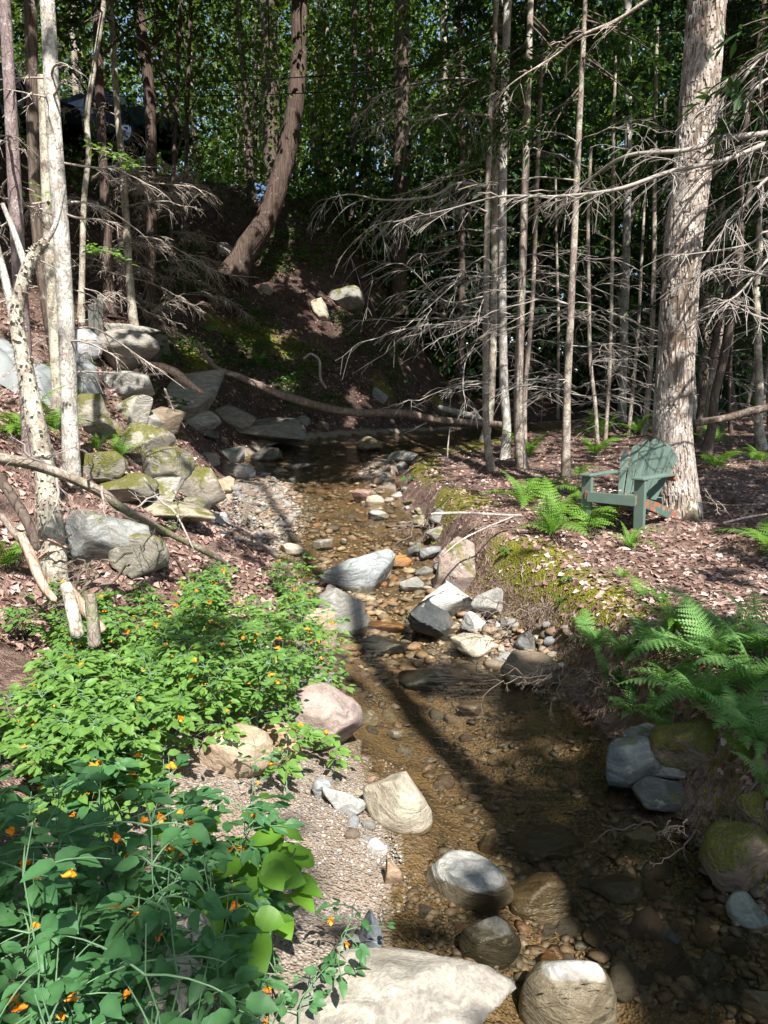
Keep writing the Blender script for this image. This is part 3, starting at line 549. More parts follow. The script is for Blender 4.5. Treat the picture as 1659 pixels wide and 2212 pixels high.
# flaky leaning birch at the left, snapped at its foot
T('birch', 'birch_tree', 'flaky barked birch leaning from a snapped stump at the left edge', [(122, 1300), (116, 1200), (108, 1120), (100, 1030), (80, 920), (55, 800), (36, 690), (52, 600), (78, 545), (100, 520)], (52, 50, 44, 36, 30, 24, 18), 'bark_lichen', 4., S=22, flare=.1, amp=.12, broken=True, rings=70)
o, P, rr = TR['birch']; g = Geo(); nb = 520; i0 = R.integers(4, len(P)-2, nb); a = R.uniform(0, 2*math.pi, nb); T_ = unit(P[i0+1]-P[i0]); u = unit(np.cross(T_, [0, 1., 0])); w_ = np.cross(T_, u); Nn = u*np.cos(a)[:, None]+w_*np.sin(a)[:, None]
v, f, k = leaves(P[i0]+Nn*rr[i0][:, None]*.98+T_*R.uniform(-.03, .03, (nb, 1)), np.cross(T_, Nn)*.8+Nn*R.uniform(.2, .9, (nb, 1)), T_+R.normal(0, .3, (nb, 3)), R.uniform(.012, .035, nb), R.uniform(.015, .04, nb)); g.add(v, f, np.repeat(R.random(nb), k)); x = g.build('bark_flakes', M['bark_lichen'], o, smooth=False); x['kind'] = 'stuff'
g = Geo()
for pp, w0 in (([(52, 800), (20, 640), (-10, 520)], 22), ([(98, 525), (122, 480), (140, 400)], 12), ([(60, 590), (30, 500), (5, 440)], 15)):
    Yb = P[0, 1]; q = smooth_path([at(x, y, Yb+.1) for x, y in pp], 12); g.add(*tubes(q, np.linspace(w0, w0*.6, 12)/FPX*Yb/2, 9))
g.build('limb', M['bark_pale'], o)
g = Geo()
for k in range(26):                                          # raw splinters round the break
    a = R.uniform(0, 6.28); j = R.integers(1, 12); c = P[j]+np.array([math.cos(a), math.sin(a), 0])*rr[j]*.95; L = R.uniform(.12, .3); d = unit(P[j+1]-P[j]+R.normal(0, .12, 3)); g.add(*tubes(np.array([c-d*L*.5, c, c+d*L*.5]), [.006, R.uniform(.014, .03), .004], 4))
g.build('splintered_wood', M['splinter'], o, smooth=False)

for key in ('pale', 'l2', 'l5', 'purple'): o, P, rr = TR[key]; add_dead(o, P, rr, 7, 2.0, 5.2, .8, nt=6, tl=.3, lv2=3, rt=.004)
for key in ('l6', 'l7', 'l9', 'l10', 'l11'): o, P, rr = TR[key]; add_dead(o, P, rr, 12, 4.2, 8.2, 1.7, nt=14, tl=.55, lv2=5, rt=.006, mat='deadwood')
o = TR['pale'][0]; add_branch(o, [(150, 712), (200, 708), (250, 735), (300, 770), (345, 800), (400, 840)], (7.6, 8.4), .012, .004, 6, .35); add_branch(o, [(130, 440), (180, 437), (235, 455), (300, 500), (332, 535)], (7.6, 8.6), .014, .004, 5, .3); add_branch(o, [(96, 437), (60, 440), (0, 425)], (7.6, 7.2), .012, .005, 4, .25)
add_branch(o, [(140, 620), (200, 640), (222, 660)], (7.6, 7.9), .008, .003, 3, .2); add_branch(o, [(140, 590), (80, 560), (20, 545)], (7.6, 7.3), .008, .003, 4, .25); add_branch(o, [(110, 170), (60, 168), (0, 172)], (7.6, 7.2), .012, .004, 5, .3)
o = TR['l9'][0]; add_branch(o, [(300, 510), (350, 520), (420, 560), (480, 590), (560, 600)], (15, 15.5), .018, .005, 12, .7); add_branch(o, [(325, 395), (380, 400), (430, 410), (480, 470)], (15, 15), .016, .005, 10, .7); add_branch(o, [(270, 60), (330, 100), (420, 125), (520, 130)], (15, 15), .016, .005, 10, .5)
for key, n, z0, z1, L, dd in (('A', 15, 2.0, 6.6, 1.9, (95, 265)), ('A2', 8, 2.5, 7.5, 1.8, None), ('C', 12, 2.0, 6.5, 1.4, None), ('C2', 8, 1.8, 5.5, 1.2, None), ('D', 15, 1.9, 6.2, 1.5, None), ('s0', 9, 1.6, 4.5, .9, None), ('s1', 10, 1.6, 5.5, 1.0, None), ('s2', 8, 1.6, 4.2, .9, None), ('s3', 7, 1.8, 4.5, .9, None), ('s4', 9, 1.7, 5.5, .9, None), ('s5', 7, 2., 5., 1.0, None), ('s6', 7, 1.8, 4.5, .9, None), ('I', 8, 1.9, 5.5, 1.0, None), ('I2', 8, 1.7, 4.5, 1.0, None)):
    o, P, rr = TR[key]; add_dead(o, P, rr, int(n*1.25), z0+.35, z1, L*1.2, nt=6, tl=.75, lv2=2, rt=.0034, dirs=dd, droop=.2, mat='paletwig', r0=.011)
# long dead boughs sweeping left from the slim trunks
o = TR['A'][0]; YA = TR['A'][1][0, 1]
for pp, n, r in (([(1055, 405), (990, 395), (930, 425), (830, 432), (760, 420), (705, 430)], 26, .028), ([(1056, 460), (1000, 440), (930, 470), (830, 480), (800, 500)], 18, .02), ([(1060, 250), (980, 245), (900, 260), (850, 235)], 22, .02), ([(1050, 600), (1000, 600), (930, 660), (860, 720)], 14, .016), ([(1050, 690), (980, 700), (900, 705), (800, 735)], 14, .016), ([(1049, 640), (960, 650), (870, 570), (780, 600)], 12, .014), ([(1065, 180), (1010, 170), (940, 172), (860, 190), (800, 215)], 20, .016), ([(1049, 740), (1010, 770), (1000, 830), (1008, 880)], 5, .012)):
    add_branch(o, pp, (YA, YA-1.6), r, .006, int(n*.75), 1.0, droop=.45, lv2=4, rt=.0038, mat='paletwig')
# hemlock just outside the right edge: its dead boughs cross in front of the shaggy trunk
T('X', 'hemlock_tree', 'hemlock beyond the right edge whose bare boughs cross the shaggy trunk', [(1760, 1060), (1765, 800), (1775, 500), (1790, 0)], (46, 36), 'bark_dark', 13., Ybase=7.6, lit=False)
o = TR['X'][0]
for pp, n, r in (([(1765, 275), (1659, 288), (1560, 300), (1480, 325), (1360, 335), (1290, 375), (1250, 415), (1180, 445)], 22, .032), ([(1765, 285), (1659, 310), (1570, 345), (1450, 370), (1330, 410), (1200, 425), (1080, 425), (960, 455), (850, 480)], 30, .03), ([(1765, 330), (1659, 385), (1620, 430), (1560, 500), (1515, 560)], 12, .022), ([(1770, 470), (1659, 560), (1590, 640), (1520, 665)], 12, .02), ([(1770, 600), (1680, 600), (1600, 583), (1540, 583)], 10, .018), ([(1775, 60), (1659, 110), (1590, 190), (1540, 225)], 12, .02), ([(1770, 130), (1659, 170), (1600, 230), (1550, 300)], 10, .018), ([(1768, 700), (1659, 690), (1560, 650)], 10, .016), ([(1768, 520), (1659, 500), (1610, 530), (1450, 555)], 10, .016)):
    add_branch(o, pp, (7.5, 7.0, 8.2 if len(pp) > 7 else 7.0), r, .005, n, .6, droop=.3, lv2=5, rt=.0044, mat='paletwig')
add_branch(o, [(1400, 0), (1330, 45), (1250, 80), (1200, 120), (1120, 170), (1070, 210)], (8.6, 9.2), .022, .006, 16, .5, droop=.2)

for P, r in KEEP: keep_lit(P[P[:, 2] < 12.5], r)
keep_lit(np.stack([R.uniform(2.1, 3.5, 1400), R.uniform(6.7, 8.2, 1400), R.uniform(.9, 1.9, 1400)], -1), .1)    # the chair stands in the sun

# crowns of the trees at hand: mostly above the picture
for key, z0, z1, rad, n in (('l12', 9, 18, 3.2, 150), ('l13', 11, 20, 4.5, 260), ('lean', 10.5, 16, 3., 120), ('l9', 9.5, 14, 2.4, 70), ('l10', 9., 13, 1.8, 60), ('l11', 9., 13, 1.8, 60), ('l6', 9., 12, 1.8, 50), ('b0', 8, 20, 4, 240), ('b1', 9, 20, 3.5, 200), ('b2', 7, 20, 3, 170), ('b3', 7, 19, 2.6, 140), ('b4', 7, 20, 3, 170), ('b5', 7, 20, 3, 170), ('b6', 8, 18, 3, 150), ('b7', 9, 19, 2.6, 120)):
    o, P, rr = TR[key]; add_crown(o, P, z0, z1, rad, n, .15, 12, R.uniform(.35, .6))
for key, z0 in (('A', 12.), ('C', 12.), ('D', 11.5), ('H', 9.), ('X', 7.), ('A2', 8.), ('B', 12.), ('pale', 8.), ('purple', 8.), ('l2', 8.5), ('l5', 9.), ('l7', 9.), ('C2', 8.), ('I', 7.)):
    o, P, rr = TR[key]; g = Geo(); gb = Geo()
    for k in range(22):
        i = int(np.argmin(np.abs(P[:, 2]-R.uniform(z0, P[-1, 2])))); a = R.uniform(0, 6.28); L = R.uniform(.8, 2.0); hemlock_sprays(g, gb, P[i], P[i]+np.array([math.cos(a)*L, math.sin(a)*L, R.uniform(-.3, .2)]), 14, .55)
    g.build('crown', M['hemlock'], o, smooth=False); gb.build('branch', M['bark_dark'], o)['kind'] = 'stuff'

# living hemlock boughs at the upper right
M['hemlock_lit'] = m_leaf('hemlock_needles_lit', (.025, .075, .02), (.075, .16, .035), .3, .55)  # brighter copy of the hemlock needles, light put into the colour
for key, boughs in {'D': [(1250, 60, 1120, 140), (1255, 110, 1380, 190), (1250, 190, 1130, 280), (1262, 20, 1390, 70)], 'C': [(1143, 90, 1010, 150), (1140, 200, 1030, 290), (1145, 30, 1250, 110)], 'X': [(1780, 40, 1570, 90), (1780, 10, 1600, 20), (1775, 150, 1580, 200), (1775, 90, 1640, 150)], 's4': [(1416, 200, 1300, 260), (1418, 120, 1320, 150), (1414, 300, 1330, 350)], 'A': [(1066, 150, 930, 200), (1070, 60, 940, 70)]}.items():
    o, P, rr = TR[key]; Yk = P[0, 1]; g = Geo(); gb = Geo()
    for x0, y0, x1, y1 in boughs:
        for j in range(3): hemlock_sprays(g, gb, at(x0, y0+12*j, Yk), at(x1+R.uniform(-30, 30), y1+R.uniform(-25, 45), Yk+R.uniform(-1.2, .8)), 26, .7)
    g.build('bough_needles', M['hemlock_lit'], o, smooth=False)['kind'] = 'stuff'; gb.build('bough', M['bark_dark'], o)['kind'] = 'stuff'
# leafy sprays that hang into the picture beside the pale trunk
def leafy_spray(o, pix, Y, n, size):
    P = smooth_path([at(x, y, Y) for x, y in pix], 14); g = Geo(); g.add(*tubes(P, np.linspace(.008, .003, 14), 5)); g.build('twig', M['twig'], o)
    t = R.random(n); c = np.stack([np.interp(t, np.linspace(0, 1, 14), P[:, k]) for k in range(3)], -1)+R.normal(0, 1, (n, 3))*[.04, .1, .03]; g = Geo()
    v, f, k = leaves(c, R.normal(0, 1, (n, 3))*[1, .7, .15]+[.6, -.2, -.1], unit(np.array([0, -.3, 1.])+R.normal(0, .25, (n, 3))), size*R.uniform(.7, 1.3, n), size*.6*R.uniform(.8, 1.2, n), .1, True); g.add(v, f, np.repeat(R.uniform(.5, 1, n), k)); g.build('leaf_spray', M['jewel'], o, smooth=False)['kind'] = 'stuff'
    keep_lit(c, .12)
leafy_spray(TR['l5'][0], [(178, 545), (200, 537), (240, 545), (272, 560)], 9.6, 60, .10)
leafy_spray(TR['l5'][0], [(195, 320), (230, 328), (262, 340), (290, 358)], 9.6, 60, .10)
leafy_spray(TR['purple'][0], [(50, 405), (70, 412), (82, 420)], 7.2, 14, .07)

# background wood: every trunk its own tree
bgk = 0; spots = []
def bg_tree(x, y, kind, top):
    global bgk; z = float(zt(x, y)) if abs(x) < 29 and y < 69 else float(terrain(np.array([x]), np.array([y]))[0]); bgk += 1
    lab = {'maple': 'leafy maple with slim grey trunk in the wood on the slope crest', 'hemlock': 'dark hemlock in the shaded wood behind the right bank', 'beech': 'leafy green tree in the sunlit wood far behind the creek'}[kind]
    o = empty({'maple': 'maple_tree', 'hemlock': 'hemlock_tree', 'beech': 'beech_tree'}[kind], (x, y, z), lab, 'tree', {'maple': 'maples along the slope crest', 'hemlock': 'hemlocks behind the right bank', 'beech': 'leafy trees of the far wood'}[kind])
    n = 16; s = np.linspace(0, 1, n)[:, None]; w = R.normal(0, .05, (n, 3)).cumsum(0)*[1, 1, 0]; P = np.array([x, y, z-.1])+np.array([0, 0, top])*s+w+np.array([R.normal(0, .6), R.normal(0, .3), 0])*s; r0 = R.uniform(.06, .17)
    g = Geo(); noisy_trunk(g, P, np.linspace(r0, r0*.35, n), 8, .05, R.random()*9, .5); g.build('trunk', M[rnd.choice(['bark_dark', 'bark_dark', 'bark_smooth', 'bark_lichen'])], o)
    if kind == 'hemlock':
        g = Geo(); gb = Geo()
        for k in range(44):
            zz = z+R.uniform(2.2, top); i = int(np.argmin(np.abs(P[:, 2]-zz))); a = R.uniform(0, 6.28); L = R.uniform(.8, 2.1)*(1.15-.6*(zz-z)/top); hemlock_sprays(g, gb, P[i], P[i]+np.array([math.cos(a)*L, math.sin(a)*L, R.uniform(-.4, .1)]), 15, .6)
        g.build('crown', M['hemlock'], o, smooth=False); gb.build('branch', M['bark_dark'], o)['kind'] = 'stuff'
    else:
        hi = R.uniform(2.0, 5.); add_crown(o, P, z+hi, z+top+.6, R.uniform(1.8, 3.0), int(R.uniform(110, 190)), .16, 11, R.uniform(.35, .8), 'maple', 6)
def scatter(n, xr, yr, kind, gap, top, ok=lambda x, y: True):
    c = 0
    for _ in range(n*30):
        if c >= n: break
        x, y = R.uniform(*xr), R.uniform(*yr)
        if abs(x) > .6*y+3 or not ok(x, y) or any(math.hypot(x-a, y-b) < gap for a, b in spots): continue
        spots.append((x, y)); bg_tree(x, y, kind, R.uniform(*top)); c += 1
clear_view = lambda x, y: not (-13 < x < -4.5 and y < 27.5)
scatter(26, (-18, -2), (26, 40), 'maple', 1.4, (10, 17), clear_view)
scatter(26, (-1, 17), (20.5, 34), 'hemlock', 1.5, (9, 15), lambda x, y: sdist(np.array([x]), np.array([y]), RIGHT)[0] < -.5 or y > 26)
scatter(14, (5, 16), (14, 24), 'hemlock', 1.6, (9, 13), lambda x, y: x > .42*y and x < .62*y)
scatter(34, (-28, 28), (34, 52), 'beech', 1.8, (13, 20))
# the wood closes behind them
n = 15000; c = np.stack([R.uniform(-44, 44, n), R.uniform(46, 66, n), R.uniform(2, 40, n)], -1); c = c[(c[:, 2] < 34+9*vn(c*[.16, .05, 0], 3)) & (vn(c*[.35, .35, .35], 7) > -.62) & ((c[:, 2] < 15) | (c[:, 0] > 4) | (vn(c*[.22, 0, .22], 17) > -.1))]
c = np.concatenate([c, np.stack([R.uniform(-40, 40, 2600), R.uniform(43, 50, 2600), R.uniform(2, 17, 2600)], -1)]); g = Geo(); crown_leaves(g, c, .6, 7, .8, .6, .5, .6, False, 1.6); tag(g.build('far_forest', M['maple'], None, False), 'sunlit leaves of the far wood closing the view', 'forest', None, 'stuff')
n = 7000; c = np.stack([R.uniform(-3, 26, n), R.uniform(25, 37, n), R.uniform(1.5, 26, n)], -1); c = c[(np.abs(c[:, 0]) < .62*c[:, 1]+2) & (vn(c*[.3, .3, .3], 12) > -.45-.5*(c[:, 2] < 9)+.25*(c[:, 0] < 3))]
g = Geo(); crown_leaves(g, c, .34, 9, .55, .35, .4, .6, False, .9); tag(g.build('hemlock_thicket', M['hemlock'], None, False), 'dark hemlock foliage closing the wood behind the right bank', 'forest', None, 'stuff')
n = 6200; c = np.stack([R.uniform(-14, 26, n), R.uniform(17, 42, n), np.zeros(n)], -1); dl_ = sdist(c[:, 0], c[:, 1], LEFT); dr_ = -sdist(c[:, 0], c[:, 1], RIGHT); c = c[(dl_ > 5) | (dr_ > 3)]; c[:, 2] = zt(c[:, 0], c[:, 1])+R.uniform(.05, 1.3, len(c))
g = Geo(); crown_leaves(g, c, .13, 9, .35, .5, .3, tilt=.8); tag(g.build('undergrowth', M['maple'], None, False), 'low leafy undergrowth on the shaded forest floor', 'undergrowth', None, 'stuff')

# ------------------------------------------------------------------ boulders
_ico = {}
def ico(n):
    if n not in _ico:
        bm = bmesh.new(); bmesh.ops.create_icosphere(bm, subdivisions=n, radius=1.0); bm.verts.ensure_lookup_table()
        _ico[n] = (np.array([v.co[:] for v in bm.verts]), np.array([[v.index for v in f.verts] for f in bm.faces])); bm.free()
    return _ico[n]
def rock_shape(n, seed, cut=.35, rough=.1, ncut=13):
    v, f = ico(n); v = v.copy(); r = np.random.default_rng(seed)
    for k in range(ncut):
        d = unit(r.normal(0, 1, 3)); h = r.uniform(1-cut*1.5, 1-cut*.4); q = v@d-h; v = v-np.maximum(q, 0)[:, None]*d*.98
    q = v*1.3+r.uniform(0, 40, 3); v = v*(1+rough*fbm(q, 1, 3))[:, None]
    if n >= 4: v = v*(1+.02*fbm(v*[4, 4, 11]+seed, 3, 3))[:, None]
    return v/np.abs(v).max(0), f
GREY, BLUE, SLATE, TAN, PINK, CREAM, PALE, DARK, ORANGE, BROWN = (.27, .265, .25), (.30, .325, .335), (.05, .056, .06), (.40, .31, .225), (.33, .26, .235), (.44, .39, .31), (.42, .41, .395), (.085, .085, .078), (.36, .17, .05), (.21, .165, .125)
def rock(label, cx_, cy_, w, h, col, moss=0., cut=.35, yaw=0., tilt=0., sub=4, name='boulder', sink=.12, group=None, cat='rock', flat=.8):
    """a boulder that fills w x h pixels of the photograph, standing on the ground under it"""
    b = hit(cx_, min(cy_+h*.42, 2205+(60 if cy_ > 2100 else 0))); D = depth(b); sx = w/FPX*D/2; sy = sx*flat
    ang = PITCH+math.atan((cy_-CY)/FPX); ang = max(ang, 0.02); ah = h/FPX*D/2
    if sy*math.sin(ang) > ah*.8: sy = ah*.8/math.sin(ang)
    sz = max(math.sqrt(max(ah**2-(sy*math.sin(ang))**2, 0))/math.cos(ang), .3*min(sx, sy))
    for off in (.55, .35, .15, 0., -.2, -.4, -.7, -1., -1.3):
        c = at(cx_, cy_, b[1]+sy*off)
        if c[2] > float(zt(c[0], c[1]))+.25*sz: break
    seed = int(cx_*7+cy_*13)
    v, f = rock_shape(sub, seed, cut, .075); ca, sa = math.cos(yaw), math.sin(yaw); ct, st = math.cos(tilt), math.sin(tilt)
    v = v*[sx*1.14, sy*1.05, sz*1.14]; v = np.stack([v[:, 0]*ct-v[:, 2]*st, v[:, 1], v[:, 0]*st+v[:, 2]*ct], -1); v = np.stack([v[:, 0]*ca-v[:, 1]*sa, v[:, 0]*sa+v[:, 1]*ca, v[:, 2]], -1)
    lo = v[:, 2].min(); gz = float(zt(c[0], c[1])); z0 = c[2]
    if z0+lo > gz-.02*sz: v[:, 2] = np.where(v[:, 2] < 0, v[:, 2]*min(2.5, (z0-gz+.1*sz)/max(-lo, 1e-3)), v[:, 2])
    g = Geo(); g.add(v+c, f); o = g.build(name, M['rock'], None, True, c); o.color = (*col, 1); o['moss'] = float(moss); o['wet_z'] = float(zc(c[1])) if abs(zt(c[0], c[1])-zc(c[1])) < .4 and -4 < c[0] < 2.2 else -5.
    if any(pr >= .5 and bool(inpoly(np.array([cx_]), np.array([cy_]), po)[0]) for pr, po in LITP): q = (v+c)[::9]; keep_lit(q[q[:, 2] > c[2]-.2*sz], .08)
    ROCKS.append((c[0], c[1], max(sx, sy))); return tag(o, label, cat, group)
ROCKS = []
for a in [('light blue grey boulder in midstream with dark trunk shadow on it', 788, 1246, 176, 98, BLUE, 0, .45, .3), ('tilted pinkish boulder with moss cap at foot of right bank', 992, 1236, 124, 132, PINK, .62, .4, .5, -.5), ('whitish angular boulder leaning behind the dark slate', 962, 1312, 160, 108, PALE, 0, .5, .6, -.3), ('dark slate slab tipped up in the stream middle', 925, 1352, 158, 116, SLATE, 0, .55, .2, -.45),
          ('grey wedge stone right of the whitish angular boulder', 1068, 1300, 96, 62, GREY, 0, .5, .2), ('pale tan flat stone right of the dark slate slab', 1036, 1392, 112, 58, CREAM, 0, .4), ('dark grey boulder at the left stream edge, behind the tan one', 738, 1330, 108, 116, GREY, 0, .35, .2), ('rounded tan boulder at the left edge beneath jewelweed tips', 694, 1362, 78, 80, TAN, 0, .25),
          ('orange stained stone awash above the dark wet slab', 830, 1352, 84, 32, ORANGE, 0, .4), ('low tan grey stone right of the blue grey boulder', 898, 1264, 66, 36, GREY, 0, .4), ('small pinkish stone touching the blue grey boulder', 720, 1279, 30, 32, PINK, 0, .3), ('flat dark wet slab awash below the orange stone', 822, 1392, 112, 52, SLATE, 0, .45), ('dark slate wedge breaking the water below the pale flat stone', 912, 1462, 120, 58, SLATE, 0, .5, .2, -.1),
          ('dark rounded rock awash right of the slate wedge', 1008, 1452, 84, 44, BROWN, 0, .4), ('broad brownish rock against the right bank roots', 1148, 1456, 118, 84, BROWN, 0, .35), ('small blue stone standing clear in the shallow water', 1062, 1470, 32, 26, (.24, .28, .33), 0, .35), ('large pinkish tan boulder half hidden under jewelweed', 690, 1562, 172, 150, PINK, 0, .3, .3), ('smooth tan boulder in the sand with leaf shadows', 508, 1626, 152, 116, TAN, 0, .2), ('orange tan boulder wedged beside the smooth tan one', 600, 1612, 86, 92, (.42, .29, .19), 0, .25),
          ('flat grey slab lying on the gravel spit', 735, 1726, 92, 62, (.33, .34, .34), 0, .5, .2), ('small blue grey slab beside the flat grey one', 698, 1708, 42, 44, BLUE, 0, .5, .6), ('cream layered boulder half in the stream', 862, 1728, 150, 124, CREAM, .3, .3, -.5), ('pale granite rock whose dark half lies under water', 1005, 1915, 190, 132, (.34, .34, .33), .12, .35, -.2, -.35), ('upright rusty stone at the edge of the sand', 845, 1890, 42, 58, (.36, .25, .17), 0, .35), ('small white stone on the gravel spit', 812, 1832, 46, 32, PALE, 0, .4),
          ('huge pale boulder along the bottom edge of picture', 790, 2205, 600, 240, (.33, .305, .27), 0, .25, .15), ('pale granite dome at the bottom beside the huge boulder', 1230, 2180, 196, 190, (.42, .42, .415), 0., .12), ('long blue grey stone upright in dark sand', 800, 2046, 48, 120, (.22, .25, .28), 0, .35), ('grey stone in sand behind the huge pale boulder', 762, 2068, 74, 76, GREY, 0, .3), ('small tan stone poking from dark pool water', 1382, 1812, 72, 46, CREAM, 0, .35),
          ('dark bluish boulder at the foot of ferny bank', 1362, 1660, 128, 140, (.15, .175, .18), .45, .3), ('grey boulder with green moss side on the ferny bank', 1398, 1622, 96, 112, (.25, .24, .22), .6, .35), ('big moss covered boulder under the hanging fern fronds', 1490, 1610, 150, 126, BROWN, 1.15, .25), ('low grey stone tucked under the moss covered boulder', 1462, 1668, 82, 40, GREY, .5, .4), ('dark boulder at the waterline below the mossy three', 1436, 1724, 130, 74, (.13, .135, .13), .2, .3), ('mossy boulder at the lower right edge', 1606, 1856, 160, 160, BROWN, .95, .25), ('moss mound stone at right edge above the mossy boulder', 1625, 1742, 84, 70, BROWN, 1.1, .3),
          ('teal grey stone in the pool by the right edge', 1612, 1972, 74, 66, (.17, .21, .2), 0, .35, -.6), ('notched bluish stone standing in the dark pool corner', 1545, 2086, 80, 92, (.2, .215, .24), 0, .5), ('leaning dark slab left of the notched stone', 1472, 2080, 62, 100, SLATE, 0, .5, 0, .3), ('pale stone in the bottom right corner', 1640, 2176, 70, 76, PALE, 0, .3),
          ('square block of layered rock on the left ledge', 262, 770, 155, 103, (.30, .28, .255), .1, .5), ('round bluish rock left of the square block', 182, 748, 65, 67, (.36, .37, .40), .1, .2), ('thin flat slab lying over the square block', 266, 722, 140, 38, (.32, .31, .28), .25, .45), ('pale grey rock under the square block', 272, 834, 115, 74, (.40, .385, .36), .2, .35), ('dark rock in shade right of the square block', 322, 768, 62, 57, DARK, .2, .4), ('big dark diamond shaped boulder on the left bank', 404, 856, 206, 141, (.27, .26, .235), .2, .5, .2, .2), ('layered brown rock under the diamond boulder', 345, 912, 100, 69, BROWN, .2, .45, 0, .2), ('splintered layered rock right of the diamond boulder', 492, 888, 112, 64, (.26, .25, .225), .1, .55, 0, -.2), ('round grey rock wedged below the diamond boulder', 432, 914, 82, 57, (.27, .26, .24), .2, .3),
          ('dark blocky rock below the splintered one', 452, 938, 74, 36, DARK, .1, .45), ('long flat dark rock over the shaded pool', 566, 928, 180, 62, (.22, .215, .195), .4, .4), ('black undercut rock beneath the long flat one', 585, 984, 80, 40, DARK, 0, .35), ('mossy yellow rock on the left ledge above the fern', 352, 1016, 115, 93, (.22, .205, .17), .8, .4), ('broad mossy topped boulder at the left gravel edge', 432, 1052, 130, 92, (.27, .245, .21), .72, .3), ('tan boulder right of the broad mossy topped one', 482, 1048, 76, 36, TAN, .3, .3), ('flat tan ledge with moss streaks above the gravel', 385, 1110, 175, 60, (.33, .30, .23), .5, .4), ('big grey boulder behind the fallen birch pole', 222, 1158, 202, 139, (.25, .26, .26), .45, .35, .1, -.2), ('moss stained boulder below the fallen birch pole', 300, 1206, 115, 105, (.22, .205, .17), .55, .35),
          ('moss cushioned rock at the foot of the pale trunk', 214, 1014, 120, 84, (.22, .205, .17), .95, .3), ('small mossy rock beside the left fern', 242, 930, 56, 44, (.22, .205, .17), .95, .3), ('rock with bright moss top near the ledge ferns', 290, 888, 77, 72, (.42, .40, .36), .7, .4), ('small grey rock between gravel and shaded pool', 528, 1020, 44, 32, GREY, .2, .3), ('round mossy boulder in the upper creek', 800, 964, 54, 38, BROWN, .55, .25), ('reddish angular stone in the upper riffle', 783, 1074, 42, 32, (.30, .19, .16), 0, .5), ('pale rock left of the leaning cedar foot', 490, 545, 40, 40, PALE, 0, .5), ('small white rock in sun on the far slope', 572, 626, 34, 22, PALE, 0, .4), ('pale streaked rock in the sunlit patch of slope', 690, 665, 36, 58, CREAM, .5, .4), ('mossy outcrop on the far slope right of sunlit patch', 752, 655, 78, 64, GREY, .6, .4), ('grey stone at the foot of far slope under the log', 655, 908, 28, 24, GREY, .1, .3), ('pale slab in shade beyond the fallen log', 828, 862, 44, 44, (.3, .3, .31), 0, .55),
          ('wide mossy ledge block left of the drooping fern', 205, 905, 120, 100, (.27, .25, .21), .75, .4, .3), ('mossy ledge block right under the drooping fern', 300, 965, 137, 93, (.36, .33, .28), .8, .45, .2), ('grey ledge face below the mossy blocks', 330, 1060, 150, 84, (.31, .30, .27), .55, .45, -.2), ('moss draped ledge step above the grey boulder', 262, 1060, 150, 72, (.22, .205, .17), .9, .35), ('pale lichened ledge stone by the pink litter', 322, 905, 75, 64, (.32, .31, .285), .45, .45), ('grey ledge block beside the layered brown rock', 300, 985, 75, 48, GREY, .4, .5), ('low mossy stone right of the grey ledge face', 415, 1095, 87, 43, (.22, .205, .17), .6, .35), ('dark shaded block above the driftwood', 350, 745, 60, 44, (.14, .13, .115), .4, .5), ('grey shaded stone at the end of the long flat rock', 505, 985, 60, 36, GREY, .1, .35), ('angular grey rock left of the shaded pool', 455, 985, 74, 46, (.2, .19, .17), .3, .5), ('flat dark slab in front of the black undercut rock', 500, 1010, 60, 22, BROWN, .1, .4), ('brown rock at the creek edge under the log middle', 700, 925, 40, 26, BROWN, 0, .4),
          ('grey block at the right of the pale flat stone', 1110, 1350, 52, 40, GREY, 0, .5), ('round grey cobble under the root mat', 1135, 1390, 48, 44, (.22, .22, .21), 0, .3), ('white cobble heap stone above the pale flat one', 1030, 1345, 60, 46, PALE, 0, .45), ('tan wet stone left of the dark wet slab', 760, 1400, 50, 36, TAN, 0, .35), ('grey brown stone in the riffle above the blue grey boulder', 700, 1180, 46, 26, GREY, 0, .4), ('orange brown stone awash in the upper riffle', 850, 1215, 70, 36, ORANGE, 0, .35), ('pale stone in the riffle near the right moss edge', 815, 1115, 46, 26, PALE, 0, .4), ('tan flat stone at the lower end of the gravel bar', 625, 1185, 56, 30, CREAM, 0, .35), ('dark flat rock in the shaded upper creek', 650, 1010, 70, 26, (.15, .14, .13), 0, .4), ('grey rock right of the shaded upper creek', 870, 990, 66, 30, GREY, .2, .4),
          ('brown sunken boulder in the dark pool', 1170, 1945, 130, 100, (.14, .115, .075), 0, .3), ('orange sunken stone beside granite dome', 1195, 2085, 62, 70, (.24, .14, .07), 0, .25), ('wide sunken slab in pool middle', 1165, 1825, 160, 84, (.1, .09, .065), 0, .4), ('half sunken rock by the cream layered boulder', 1055, 1820, 36, 60, (.18, .15, .11), 0, .3), ('sunken dark rock near the rippled light', 1040, 2040, 150, 120, (.085, .085, .075), 0, .35), ('grey stone in shallow water near the tan boulder foot', 855, 1585, 34, 26, (.27, .29, .29), 0, .25), ('round pale stone in shallow water left of the creek', 798, 1552, 40, 34, (.36, .34, .29), 0, .2), ('sunken stone right of the midstream shadow', 1020, 1530, 64, 44, BROWN, 0, .35), ('sunken dark slab by the pool right side', 1330, 1920, 120, 70, (.11, .11, .09), 0, .4)]:
    rock(*a)

